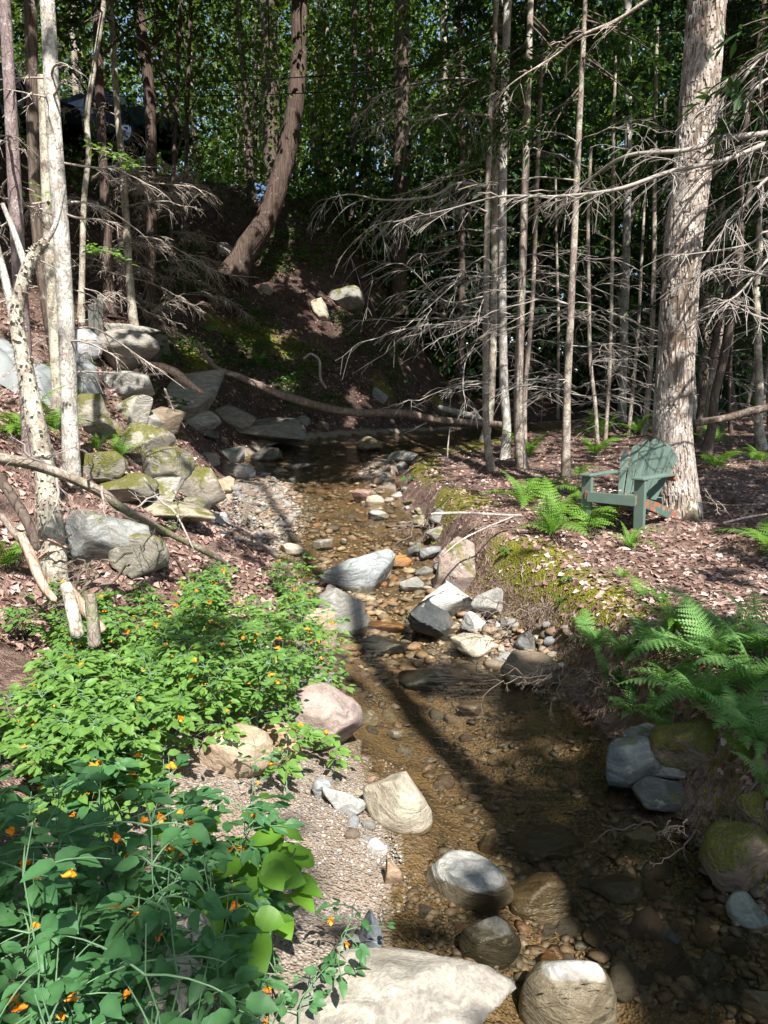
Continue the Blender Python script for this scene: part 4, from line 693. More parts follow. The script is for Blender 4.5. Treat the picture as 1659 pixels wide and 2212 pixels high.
# stones one can pick out, then the pebbles between them
stone_me = []
for k in range(10):
    g = Geo(); v, f = rock_shape(2, 500+k, .3, .08); g.add(v*[1, R.uniform(.65, .95), R.uniform(.45, .75)], f); stone_me.append(g.mesh('stone', M['rock']))
PAL = [GREY, (.33, .33, .32), PINK, (.42, .33, .28), CREAM, (.29, .31, .33), (.44, .43, .41), (.36, .24, .17), BROWN]
def free(x, y, r): return all(math.hypot(x-a, y-b) > c*.75+r*.5 for a, b, c in ROCKS)
def stones(n, poly, lab, group, smin, smax, dark=1.0):
    c = 0; xs_ = [p[0] for p in poly]; ys_ = [p[1] for p in poly]; m = n*12; ax, ay = R.uniform(min(xs_), max(xs_), m), R.uniform(min(ys_), max(ys_), m); k = inpoly(ax, ay, poly); q, ok = hits(ax[k], ay[k])
    for p in q[ok]:
        if c >= n: break
        s = smin*(smax/smin)**(R.random()**1.6)
        if not free(p[0], p[1], s): continue
        o = bpy.data.objects.new('stone', stone_me[R.integers(10)]); COL.objects.link(o); o.location = (p[0], p[1], p[2]+s*.12); o.scale = (s, s, s); o.rotation_euler = (R.normal(0, .25), R.normal(0, .25), R.uniform(0, 6.28))
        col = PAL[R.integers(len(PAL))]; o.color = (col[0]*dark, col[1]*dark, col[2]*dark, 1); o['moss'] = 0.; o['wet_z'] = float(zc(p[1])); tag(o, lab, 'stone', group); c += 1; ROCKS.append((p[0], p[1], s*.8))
stones(85, [(430, 1100), (500, 1055), (600, 1050), (640, 1110), (600, 1165), (520, 1165), (450, 1130)], 'rounded river stone on the sunny gravel bar by the left bank', 'stones of the gravel bar', .035, .12)
stones(55, [(560, 1010), (860, 1010), (850, 1100), (880, 1140), (700, 1150), (600, 1100)], 'stone standing out of the upper riffle', 'stones in the upper riffle', .05, .2, 1.15)
stones(22, [(1000, 1330), (1080, 1300), (1180, 1390), (1170, 1430), (1060, 1440), (1000, 1410)], 'pale cobble heaped right of the dark slate slab', 'cobbles by the dark slate slab', .03, .09, 1.25)
stones(32, [(690, 1400), (790, 1400), (800, 1500), (740, 1520), (700, 1450)], 'small stone at the creek edge under the jewelweed', 'small stones at the left creek edge', .025, .08)
stones(22, [(520, 960), (900, 930), (860, 1000), (520, 1000)], 'stone in the shaded creek bed below the fallen log', 'stones of the shaded upper creek', .06, .17)
stones(26, [(800, 1500), (1000, 1500), (1050, 1700), (1000, 1800), (900, 1650), (800, 1600)], 'flat stone under the clear shallow water', 'stones under the shallow water', .03, .09, .8)
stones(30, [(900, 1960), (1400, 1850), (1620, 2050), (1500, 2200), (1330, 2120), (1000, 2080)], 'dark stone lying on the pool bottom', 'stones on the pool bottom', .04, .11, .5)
stones(10, [(1160, 1340), (1240, 1360), (1230, 1440), (1180, 1440)], 'shaded stone at the foot of the root tangle', 'stones by the root tangle', .04, .09, .9)
stones(16, [(640, 1640), (860, 1640), (820, 1700), (800, 1850), (700, 1760)], 'small stone on the gravel spit by the cream boulder', 'small stones of the gravel spit', .02, .05, 1.2)

for k in range(34):
    t_ = R.uniform(4.6, 14.5); x_ = float(np.interp(t_, RIGHT[:13, 1], RIGHT[:13, 0]))+R.normal(.08, .12); s_ = R.uniform(.06, .19)
    if not free(x_, t_, s_): continue
    v, f = rock_shape(3, 900+k, .45, .08); g = Geo(); c = np.array([x_, t_, float(zt(x_, t_))+s_*.2]); a_ = R.uniform(0, 6.28); v = v*[s_*1.2, s_*.9, s_*.7]; v = np.stack([v[:, 0]*math.cos(a_)-v[:, 1]*math.sin(a_), v[:, 0]*math.sin(a_)+v[:, 1]*math.cos(a_), v[:, 2]], -1); g.add(v+c, f); o = g.build('bank_rock', M['rock'], None, True, c); col = PAL[R.integers(len(PAL))]; o.color = (*[q*.75 for q in col], 1); o['moss'] = float(R.choice([0., .3, .6])); o['wet_z'] = float(zc(t_)); tag(o, 'rock at the foot of the right bank where soil meets water', 'rock', 'rocks along the foot of the right bank'); ROCKS.append((x_, t_, s_))
def pebbles(name, label, n, gen, smin, smax, sub, mat, tints):
    x, y = gen(n); z = zt(x, y); s = smin*(smax/smin)**(R.random(len(x))**2.6); g = Geo(); bv, bf = [], []
    for k in range(6): v, f = rock_shape(sub, 700+k, .45, .08); bv.append(v*[1, R.uniform(.6, .9), R.uniform(.35, .6)])
    kk = R.integers(6, size=len(x)); a = R.uniform(0, 6.28, len(x)); base = np.stack(bv)[kk]*s[:, None, None]
    v = np.stack([base[..., 0]*np.cos(a)[:, None]-base[..., 1]*np.sin(a)[:, None], base[..., 0]*np.sin(a)[:, None]+base[..., 1]*np.cos(a)[:, None], base[..., 2]], -1)+np.stack([x, y, z+s*.2], -1)[:, None]
    nv = base.shape[1]; ff = (f[None]+(np.arange(len(x))*nv)[:, None, None]).reshape(-1, 3); g.add(v, ff, np.repeat(np.clip(R.normal(*tints, len(x)), 0, 1), nv)); tag(g.build(name, M[mat]), label, 'pebbles', None, 'stuff')
def from_px(poly):
    def f(n):
        xs_ = [p[0] for p in poly]; ys_ = [p[1] for p in poly]; ax, ay = R.uniform(min(xs_), max(xs_), n*3), R.uniform(min(ys_), max(ys_), n*3); k = inpoly(ax, ay, poly); q, ok = hits(ax[k], ay[k]); q = q[ok][:n]; return q[:, 0], q[:, 1]
    return f
pebbles('bar_pebbles', 'close packed pebbles of the sunny gravel bar', 2600, from_px([(420, 1110), (480, 1050), (600, 1020), (690, 1090), (650, 1190), (520, 1190), (430, 1140)]), .015, .06, 1, 'stones', (.55, .3))
pebbles('creek_pebbles', 'small stones littering the riffle and creek bed', 3600, from_px([(500, 960), (950, 940), (830, 1050), (930, 1240), (1190, 1400), (1190, 1470), (860, 1480), (680, 1400), (600, 1200), (560, 1060)]), .02, .1, 1, 'creek_stones', (.55, .3))
pebbles('spit_gravel', 'fine pale gravel of the sand spit', 3600, from_px([(430, 1690), (640, 1640), (880, 1640), (850, 1800), (900, 1950), (800, 2010), (640, 1950), (560, 1800)]), .004, .014, 1, 'stones', (.68, .25))
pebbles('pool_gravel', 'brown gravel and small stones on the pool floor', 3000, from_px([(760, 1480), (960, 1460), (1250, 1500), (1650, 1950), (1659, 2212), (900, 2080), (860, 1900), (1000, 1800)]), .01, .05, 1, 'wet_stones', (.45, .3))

# ------------------------------------------------------------------ leaf litter, twigs, moss tufts
def litter(name, label, x, y, smin, smax, mat='litter', tint=(.45, .26), up=.35):
    n = len(x); z = zt(x, y); e = .06; N_ = unit(np.stack([-(zt(x+e, y)-zt(x-e, y))/(2*e), -(zt(x, y+e)-zt(x, y-e))/(2*e), np.ones(n)], -1)+R.normal(0, up, (n, 3)))
    D = unit(np.cross(N_, R.normal(0, 1, (n, 3)))); L = R.uniform(smin, smax, n); g = Geo(); v, f, k = leaves(np.stack([x, y, z+.006+R.random(n)*.015], -1)-D*L[:, None]*.5, D, N_, L, L*R.uniform(.45, .9, n), R.uniform(-.3, .45)); g.add(v, f, np.repeat(np.clip(R.normal(tint[0], tint[1], n) if isinstance(tint, tuple) else tint+R.normal(0, .22, n), 0, 1), k)); return tag(g.build(name, M[mat], None, False), label, 'litter', None, 'stuff')
n = 84000; y = R.uniform(0, 1, n)**1.5*22+1.2; x = R.uniform(-1, 1, n)*(.62*y+1.2); dl_ = sdist(x, y, LEFT); dr_ = -sdist(x, y, RIGHT)
k = (dr_ > .25) | ((dl_ > 1.2) & (y > 4.5)) | ((dl_ > .25) & (y > 5.6)); kr = k & (dr_ > 0)
litter('fallen_leaves', 'pinkish brown fallen leaves covering the right bank', x[kr], y[kr], .02, .085, tint=(.40, .28))
kl = k & (dl_ > 0); litter('slope_leaves', 'brown fallen leaves on the left slope', x[kl], y[kl], .04, .1, tint=np.where(y[kl] > 12.5, .2, .40))  # farther leaves get a darker tint for the shade on the slope
n = 26000; x = R.uniform(.3, 2.4, n); y = R.uniform(2.5, 9.5, n); dr_ = -sdist(x, y, RIGHT); mp = vn(np.stack([x*1.3, y*1.3, x*0], -1), 8); k = (dr_ > .08) & (dr_ < .75) & (mp+R.normal(0, .15, n) > .08+.6*(y < 4.2)*0)
x, y = x[k], y[k]; n = len(x); g = Geo(); v, f, kk = leaves(np.stack([x, y, zt(x, y)-.004], -1), unit(np.array([0, 0, 1.])+R.normal(0, .5, (n, 3))), R.normal(0, 1, (n, 3)), R.uniform(.012, .035, n), R.uniform(.01, .022, n)); g.add(v, f, np.repeat(R.random(n), kk)); tag(g.build('moss_carpet', M['moss_fuzz'], None, False), 'yellow green moss along the edge of the right bank', 'moss', None, 'stuff')
n = 16000; x = R.uniform(-5, -1.6, n); y = R.uniform(5.8, 13, n); dl_ = sdist(x, y, LEFT); k = (dl_ > .5) & (dl_ < 3.) & (vn(np.stack([x*1.1, y*1.1, x*0], -1), 4)+R.normal(0, .12, n) > .12); x, y = x[k], y[k]; n = len(x)
g = Geo(); v, f, kk = leaves(np.stack([x, y, zt(x, y)-.004], -1), unit(np.array([0, 0, 1.])+R.normal(0, .5, (n, 3))), R.normal(0, 1, (n, 3)), R.uniform(.015, .04, n), R.uniform(.012, .025, n)); g.add(v, f, np.repeat(R.random(n), kk)); tag(g.build('ledge_moss', M['moss_fuzz'], None, False), 'olive moss creeping over the left ledge', 'moss', None, 'stuff')
n = 1500; y = R.uniform(0, 1, n)**1.2*14+2.5; x = R.uniform(-1, 1, n)*(.58*y+.5); dl_ = sdist(x, y, LEFT); dr_ = -sdist(x, y, RIGHT); k = (dr_ > .15) | ((dl_ > .3) & (y > 5)); x, y = x[k], y[k]; n = len(x); a = R.uniform(0, 6.28, n); L = R.uniform(.06, .4, n)*R.uniform(.4, 1, n); u = np.linspace(-.5, .5, 5)
px_ = x[:, None]+np.cos(a)[:, None]*L[:, None]*u+R.normal(0, .008, (n, 5)); py_ = y[:, None]+np.sin(a)[:, None]*L[:, None]*u+R.normal(0, .008, (n, 5)); g = Geo(); g.add(*tubes(np.stack([px_, py_, zt(px_, py_)+.014], -1), np.linspace(.0045, .002, 5)[None]*R.uniform(.6, 1.4, (n, 1)), 4), .5); tag(g.build('twig_litter', M['twig'], None), 'small dry twigs strewn over both banks', 'litter', None, 'stuff')
# herbs on the far slope and along the banks
n = 2600; q, ok = hits(R.uniform(330, 900, n), R.uniform(470, 900, n)); q = q[ok & (q[:, 1] < 30)]; q = q[vn(q*[.9, .9, .9], 6) > .05]; q[:, 2] += R.uniform(.03, .25, len(q))
g = Geo(); crown_leaves(g, q, .085, 9, .12, .5, .5, .5, False); tag(g.build('ground_cover', M['herb'], None, False), 'small green herbs scattered over the far slope', 'herbs', None, 'stuff')

# fallen wood
def pole(name, label, pix, Ys, w, mat, cat, twigs=0, group=None, S=10, amp=.1, tl=.4):
    ys_ = np.interp(np.linspace(0, 1, len(pix)), np.linspace(0, 1, len(Ys)), Ys); pts = [at(x, y, q) for (x, y), q in zip(pix, ys_)]; P = smooth_path(pts, 8*len(pts)); rr = np.interp(np.linspace(0, 1, len(P)), np.linspace(0, 1, len(w)), w)/FPX/2*np.array([depth(p) for p in P])
    rr[0] *= .1; rr[-1] *= .1; o = empty(name, P[len(P)//2], label, cat, group); g = Geo(); noisy_trunk(g, P, rr, S, amp, R.random()*9, 0.); g.build('stem', M[mat], o)
    if twigs:
        for k in range(twigs):
            i = R.integers(4, len(P)-2); d = unit(R.normal(0, 1, 3)*[1, 1, .7]+[0, 0, .2]); L = tl*R.uniform(.4, 1.2); s = np.linspace(0, 1, 7)[:, None]; w_ = R.normal(0, .04, (7, 3)).cumsum(0)*L; g = Geo(); dead_branch_geo(g, P[i]+d*L*s+w_, rr[i]*.3, .003, 5, L*.5, .1, 2, .003); g.build('side_branch', M['twig'], o)
    return o, P
pole('fallen_log', 'long barkless log fallen across the upper creek', [(425, 735), (465, 793), (520, 815), (600, 850), (680, 875), (740, 888), (800, 892), (870, 892), (930, 905), (1000, 912), (1092, 918)], (14.8, 15.5, 16.5), (8, 19, 18, 15), 'log', 'log', 3, tl=.6)
pole('fallen_log', 'fallen log on the right bank behind the ferns', [(1490, 915), (1560, 905), (1620, 890), (1700, 868)], (12.5, 12.0), (16, 18), 'log', 'log', 2)
pole('fallen_birch_log', 'pale birch log lying behind the long barkless one', [(945, 880), (990, 890), (1040, 905)], (18.5, 18), (12, 11), 'bark_pale', 'log', 2)
pole('fallen_birch_log', 'thin pale birch pole in front of the other birch log', [(940, 900), (970, 908), (1030, 914)], (17.6, 17.2), (8, 7), 'bark_pale', 'log')
pole('fallen_birch_pole', 'flaky birch pole fallen across the left bank', [(-40, 985), (60, 1000), (150, 1030), (215, 1060), (260, 1095), (310, 1120), (360, 1150), (450, 1195), (500, 1225)], (4.9, 5.2, 6.6), (24, 22, 20, 14, 10), 'bark_smooth', 'log', 9, S=12, amp=.2, tl=.5)
pole('dead_limb', 'dark limb leaning along the left edge below the fallen pole', [(-20, 1010), (25, 1070), (60, 1130), (82, 1190)], (4.6, 4.4), (20, 22, 18), 'bark_dark', 'branch')
pole('dead_limb', 'curved grey limb at left edge beside the broken wood', [(0, 1110), (30, 1150), (55, 1180), (70, 1230)], (4.3, 4.2), (13, 16, 14), 'bark_smooth', 'branch')
pole('broken_plank', 'split raw wood piece slanting below the snapped birch', [(140, 1265), (170, 1300), (200, 1335), (225, 1365)], (4.25, 4.3), (22, 26, 20), 'splinter', 'wood', amp=.25)
pole('broken_plank', 'split raw wood piece upright left of the snapped birch', [(40, 1150), (60, 1190), (90, 1260), (120, 1300)], (4.2, 4.1), (16, 22, 14), 'splinter', 'wood', amp=.25)
pole('snapped_stub', 'short snapped trunk stub standing among jewelweed', [(205, 1400), (200, 1340), (196, 1300), (194, 1282)], (3.7, 3.7), (28, 26, 22), 'bark_smooth', 'stump', amp=.15)
pole('snapped_stub', 'flaky trunk piece leaning left of the short stub', [(170, 1380), (155, 1310), (140, 1260)], (3.75, 3.9), (30, 30, 24), 'bark_lichen', 'stump', amp=.2)
pole('driftwood_piece', 'weathered brown wood jammed on the diamond boulder', [(315, 785), (340, 790), (370, 800), (400, 822), (440, 850)], (13.1, 13.3), (8, 18, 16, 8), 'splinter', 'wood', amp=.3)
pole('fallen_log', 'rotten log lying in jewelweed at the bottom left', [(330, 2230), (365, 2130), (395, 2040), (410, 1990)], (1.55, 1.75), (90, 96, 84), 'bark_lichen', 'log', amp=.15, S=18)
for k_, (lab, pp, yy, w_) in enumerate([('thin brown stick lying along the near edge of right bank litter', [(930, 1110), (1000, 1108), (1080, 1112), (1130, 1114)], (7.6, 7.8), (7, 5)), ('long pale stick slanting over the mossy bank edge', [(955, 1200), (1000, 1165), (1050, 1140), (1110, 1115)], (6.8, 7.4), (4, 4)), ('thin dark stick on litter right of the shaggy trunk', [(1510, 1085), (1580, 1092), (1659, 1088)], (7.6, 7.4), (6, 5)), ('dark curved stick by the right fern', [(1560, 1130), (1610, 1118), (1659, 1110)], (7.2, 7.0), (5, 4)), ('slender upright twig sprouting on the right bank near the bent trunk', [(966, 1000), (968, 960), (972, 925)], (12.5, 12.5), (4, 3)), ('pale bent stick against dark left boulders', [(355, 838), (372, 880), (400, 925)], (12., 12.4), (5, 4)), ('white stick lying under the driftwood piece', [(305, 812), (335, 808), (362, 808)], (12.8, 12.8), (6, 5)), ('forked dry twig over the left moss rocks', [(310, 1030), (345, 1080), (380, 1110), (420, 1190)], (6.5, 6.0), (5, 4)), ('bare twig reaching from jewelweed over the grey boulder', [(660, 1325), (690, 1322), (720, 1313)], (5.2, 5.4), (5, 3)), ('arched root stub on the far slope', [(655, 775), (672, 765), (690, 780), (692, 815), (705, 840)], (17.5, 17.5), (6, 5))]):
    pole('fallen_stick', lab, pp, yy, w_, 'deadwood' if k_ != 2 else 'bark_dark', 'stick', 3 if k_ not in (6, 8) else 0, S=6, tl=.3)
# roots hanging from the right bank
def roots(label, cx_, cy_, n, w, h, Y, sc=1.):
    c = at(cx_, cy_, Y); o = empty('exposed_roots', c, label, 'roots')
    for k in range(n):
        x0, y0 = cx_+R.uniform(-.5, .5)*w, cy_-h*.5*R.uniform(.2, 1); L = R.uniform(.2, .5)*sc; s = np.linspace(0, 1, 12)[:, None]; a = R.normal(math.pi*1.0, .9); d = np.array([math.cos(a), -.4, R.uniform(-.7, .05)]); wv = R.normal(0, .06, (12, 3)).cumsum(0)*L
        P = at(x0, y0, Y+R.uniform(-.15, .25))+d*L*s+wv; P[:, 2] = np.maximum(P[:, 2], zt(P[:, 0], P[:, 1])+.01); g = Geo(); dead_branch_geo(g, P, R.uniform(.005, .013)*sc, .002, 5, L*.4, .2, 2, .002); g.build('root', M['root'], o)
roots('tangle of grey roots hanging over the dark pool', 1250, 1490, 18, 150, 110, 4.6, .8)
roots('reddish root mat under the mossy bank edge', 1150, 1330, 12, 120, 70, 5.9)
roots('roots and twigs under the bank by the upper riffle', 905, 1150, 16, 70, 60, 9.4)
roots('thin roots at the waterline below the mossy boulders', 1480, 1790, 6, 150, 40, 3.0, .45)
roots('grey root snarl at the foot of the snapped birch', 230, 1240, 12, 120, 50, 4.7)

# ------------------------------------------------------------------ ferns: every frond a part
def frond_mesh(name, mat, L, pairs, wid, lobes, arch, seed, taper=.5):
    r = np.random.default_rng(seed); g = Geo(); s = np.linspace(0, 1, 14); ang = arch*s; x = np.cumsum(np.cos(1.28-ang))/14*L; z = np.cumsum(np.sin(1.28-ang))/14*L; P = np.stack([x, r.normal(0, .004, 14).cumsum(), z], -1); P -= P[0]
    g.add(*tubes(P, np.linspace(.004, .0012, 14)*L/.5, 4), .2)
    tt = np.linspace(.14, .985, pairs)
    for t in tt:
        i = min(int(t*13), 12); f = t*13-i; c = P[i]*(1-f)+P[i+1]*f; T_ = unit(P[i+1]-P[i]); up = np.array([-T_[2], 0, T_[0]]); wl = wid*L*(math.sin(min(t/taper, 1)*math.pi/2)**.7 if t < taper else max((1-t)/(1-taper), .03)**.8)*r.uniform(.9, 1.08)
        for sg in (-1, 1):
            d = unit(np.array([0, sg, 0])*.93+T_*.38+up*r.uniform(-.22, .1)); m = lobes; u = np.linspace(0, 1, m+1); sd = np.cross(up, d)*sg; w0 = L*.85/pairs*.62
            pv = [c]; fc = []
            for k in range(m):
                um = (u[k]+u[k+1])/2; q = c+d*wl*um-up*wl*.18*um*um; ww = w0*(1-um)**.55*1.15; q0 = c+d*wl*u[k+1]-up*wl*.18*u[k+1]**2; nn = len(pv)
                pv += [q+sd*ww+d*wl*.05, q-sd*ww+d*wl*.05, q0]; fc += [(nn-1, nn, nn+2), (nn-1, nn+2, nn+1)]
            g.add(np.array(pv), np.array(fc), r.uniform(.2, 1))
    return g.mesh(name, mat, False)
FR = {k: [frond_mesh('frond', M[m], .6, p, w, l, a, 40+j, tp) for j, a in enumerate((1.0, 1.4, 1.9))] for k, (m, p, w, l, tp) in {'wood': ('fern', 17, .23, 6, .35), 'deep': ('fern_dark', 18, .24, 7, .35), 'xmas': ('fern', 24, .10, 2, .2), 'rust': ('fern_brown', 18, .12, 2, .25)}.items()}
def fern(label, px, py, size, n, kind='wood', spread=(0, 360), z=None, name='fern', group=None):
    p = hit(px, py) if z is None else CAM+ray(px, py)*((z-CAMZ)/ray(px, py)[2]); o = empty(name, p, label, 'fern', group)
    for k in range(n):
        a = math.radians(spread[0]+(spread[1]-spread[0])*(k+R.uniform(.2, .8))/n); s = size*(1.1 if kind == 'deep' else 1.3)/.6*R.uniform(.6, 1.2)
        inst('frond', FR[kind][R.integers(3)], o, Matrix.Rotation(a, 4, 'Z') @ Matrix.Rotation(R.uniform(-.35, .35), 4, 'Y') @ Matrix.Rotation(R.uniform(-.25, .25), 4, 'X') @ Matrix.Scale(s, 4))
    KF.append(p); return o
KF = []
for a in [('bright fern clump spreading in front of the chair', 1190, 1160, .62, 9), ('bright fern with fronds reaching left, beside the brown trunk', 1130, 1090, .6, 8), ('fern brushing the green chair front leg', 1272, 1150, .5, 6), ('narrow upright fern at the feet of the chair', 1360, 1185, .42, 9, 'xmas'), ('fern behind the half shaded brown trunk', 1142, 985, .75, 7), ('tall fern at the foot of the kinked sapling', 1285, 985, .75, 8), ('tall fern behind the bare saplings', 1300, 945, .85, 8), ('low fern just left of the chair arm', 1250, 1030, .4, 6), ('fern left of the shaggy trunk foot in shade', 1385, 940, .7, 6), ('large light fern right of the shaggy trunk', 1545, 1010, .6, 9), ('fern behind the large light one, nearer the log', 1540, 960, .65, 8), ('fern half cut by the right edge at chair level', 1645, 1000, .55, 7), ('fern leaning in at the right edge below chair level', 1668, 1190, .5, 8), ('small fern on litter below the narrow upright one', 1345, 1250, .16, 5), ('tiny fern on the sunlit litter', 1385, 1285, .18, 5),
          ('bright fern between the brown trunk and single slim trunk', 1175, 1075, .5, 7), ('fern at the sunny bank middle beside long stick', 1230, 1120, .5, 7), ('fern low in front of the slim straight trunk', 1240, 1075, .45, 6), ('fern reaching over the dark roots at the bank edge', 1275, 1385, .32, 7, 'deep'), ('fern between the rust frond and dark upright fern', 1410, 1410, .36, 8, 'deep'), ('fern drooping over the bluish boulder', 1450, 1500, .34, 8, 'deep'), ('fern at the right edge under the tall shaded one', 1640, 1420, .5, 9, 'deep'),
          ('small fern on the bank face above the bluish boulder', 1370, 1540, .26, 7, 'deep'), ('small fern on the bank face left of the moss covered boulder', 1420, 1545, .26, 7, 'deep'), ('low fern at the bank foot near the grey roots', 1320, 1480, .24, 7, 'deep'), ('fern hanging at the right edge beside the moss mound', 1640, 1610, .34, 8, 'deep'),
          ('feathery fern at the left end of the shaded bank', 1290, 1400, .30, 8, 'deep'), ('fern left of the rust coloured frond', 1345, 1420, .34, 8, 'deep'), ('dark upright fern with brown stalks behind the big bank ferns', 1455, 1370, .40, 10, 'xmas'), ('tall fern at the back of the shaded bank', 1530, 1430, .55, 8, 'deep'), ('big arching fern hanging over the mossy boulder', 1520, 1530, .46, 11, 'deep'), ('big fern at right edge of the shaded bank', 1625, 1500, .5, 10, 'deep'), ('fern hanging low beside the big arching one', 1590, 1580, .4, 9, 'deep'), ('rust coloured dying fern among the green ones', 1395, 1470, .25, 3, 'rust'), ('little fern growing on the grey moss boulder', 1440, 1590, .2, 8, 'deep'), ('small fern at right edge above the mossy boulder', 1650, 1700, .2, 6, 'deep'), ('pale fern tip drooping at right edge', 1610, 1640, .2, 4),
          ('fern with drooping fronds on the left moss ledge', 262, 990, .4, 7), ('smaller fern just left of the drooping one', 210, 975, .3, 5), ('fern at the left edge behind the flaky birch', 40, 945, .6, 9), ('fern between the flaky birch and pale trunk', 120, 930, .5, 7), ('fern above on the left slope behind the birch', 95, 830, .5, 7), ('fern beside the pale trunk by mossy rocks', 190, 880, .4, 7), ('fern at the left edge below the dead limb', 15, 1230, .45, 8), ('fern in shade at the foot of the far slope', 610, 855, .5, 6, 'deep'), ('fern low on the shaded slope above the log', 560, 790, .5, 6, 'deep'), ('fern high on the far slope', 455, 720, .5, 6, 'deep')]:
    fern(*a)
keep_lit(np.array([p+[0, 0, h] for p in KF[:13] for h in (.1, .3, .5)]), .2)
# grass tuft and small leafy plants
def blades(label, px, py, n, L, name='grass_tuft', mat='herb'):
    p = hit(px, py); g = Geo(); s = np.linspace(0, 1, 7); a = R.uniform(0, 6.28, n); l = L*R.uniform(.6, 1.2, n); P = np.stack([np.cos(a)[:, None]*s*l[:, None]*.8, np.sin(a)[:, None]*s*l[:, None]*.8, l[:, None]*(s*.9-s**2*R.uniform(.5, 1.1, n)[:, None])], -1)+p; g.add(*tubes(P, np.linspace(.005, .001, 7)[None].repeat(n, 0), 3), R.random()); tag(g.build(name, M[mat], None, True, p), label, 'grass')
blades('arching dark grass tuft beside the rust fern', 1350, 1490, 34, .26); blades('small grass tuft at the mossy bank corner', 1215, 1300, 22, .16); blades('grass wisps at the right edge above ferns', 1640, 1450, 24, .35)
def herb(label, px, py, n, L, h, mat='herb', name='leafy_plant'):
    p = hit(px, py); o = empty(name, p, label, 'plant'); g = Geo(); lf = []
    for k in range(n):
        a = R.uniform(0, 6.28); q = p+np.array([math.cos(a)*h*.5, math.sin(a)*h*.5, h*R.uniform(.4, 1.1)]); g.add(*tubes(np.array([p, (p+q)/2+[0, 0, h*.15], q]), [.004, .003, .002], 4)); lf.append((q, np.array([math.cos(a), math.sin(a), -.15])))
    g.build('stem', M['stem'], o); me = LEAFM[mat]
    for q, d in lf: leaf_at(o, me[R.integers(len(me))], q, d, L*R.uniform(.7, 1.2))
# a single broad leaf: toothed edge, folded along the midrib
def leaf_mesh(name, mat, Wd, teeth, seed, droop=.2, fold=.18):
    r = np.random.default_rng(seed); n = 9; u = np.linspace(0, 1, n); w = Wd*np.sin(np.pi*u**.8)**.75*(1-.12*u); v = []; f = []
    zz = -droop*u**2+.02*np.sin(u*9+seed)
    for k in range(n):
        t = (1+teeth*(1 if k % 2 else -1)) if 0 < k < n-1 else 1; a = w[k]*.5*t; v += [(u[k], 0, zz[k]), (u[k]-.03*(k % 2), a, zz[k]+a*fold*2+r.normal(0, .008)), (u[k]-.03*(k % 2), -a, zz[k]+a*fold*2+r.normal(0, .008))]
    for k in range(n-1): b = 3*k; f += [(b, b+3, b+4, b+1), (b, b+2, b+5, b+3)]
    tb = r.uniform(.1, .6); tn = np.full(3*n, tb)+r.normal(0, .08, 3*n); tn[::3] += .45; g = Geo(); g.add(np.array(v), np.array(f), np.clip(tn, 0, 1)); return g.mesh(name, mat, True)
LEAFM = {'jewel_near': [leaf_mesh('leaf', M['jewel_near'], .58, .06, k, R.uniform(.08, .3)) for k in range(6)], 'bigleaf': [leaf_mesh('leaf', M['bigleaf'], .82, .015, 20+k, R.uniform(.1, .3), .1) for k in range(4)], 'herb': [leaf_mesh('leaf', M['herb'], .6, .05, 30+k, .2) for k in range(3)]}
def leaf_at(o, me, q, d, L, tilt=.35):
    d = unit(np.asarray(d, float)); up = unit(np.array([0, -.15, 1.])+R.normal(0, tilt, 3)); y = unit(np.cross(up, d)); z = np.cross(d, y); m = Matrix((list(d)+[0], list(y)+[0], list(z)+[0], [0, 0, 0, 1])).transposed() @ Matrix.Scale(L, 4)
    m.translation = Vector(q)-o.location; return inst('leaf', me, o, m)
for a in [('leafy plant with white flower heads at the bank edge', 880, 1045, 9, .13, .18), ('small green plant on the near right litter', 1095, 1195, 8, .07, .07), ('bluish leaf rosette on the sunny moss', 1225, 1255, 9, .05, .04), ('seedling with pointed leaves on the litter', 1335+80, 1300, 7, .09, .1), ('low plant left of the bent trunk on litter', 945, 1110, 7, .08, .1), ('dark broad leaved plant by the left boulder', 320, 1150, 5, .16, .12), ('leafy plant among the left moss rocks', 190, 800, 10, .1, .25), ('leafy seedling at the mossy rock edge', 385, 1145, 7, .08, .12), ('small plant on the mossy lower right boulder', 1590, 1810, 8, .06, .08), ('leafy plant at the left ledge near white asters', 215, 960, 9, .08, .15)]:
    herb(*a)

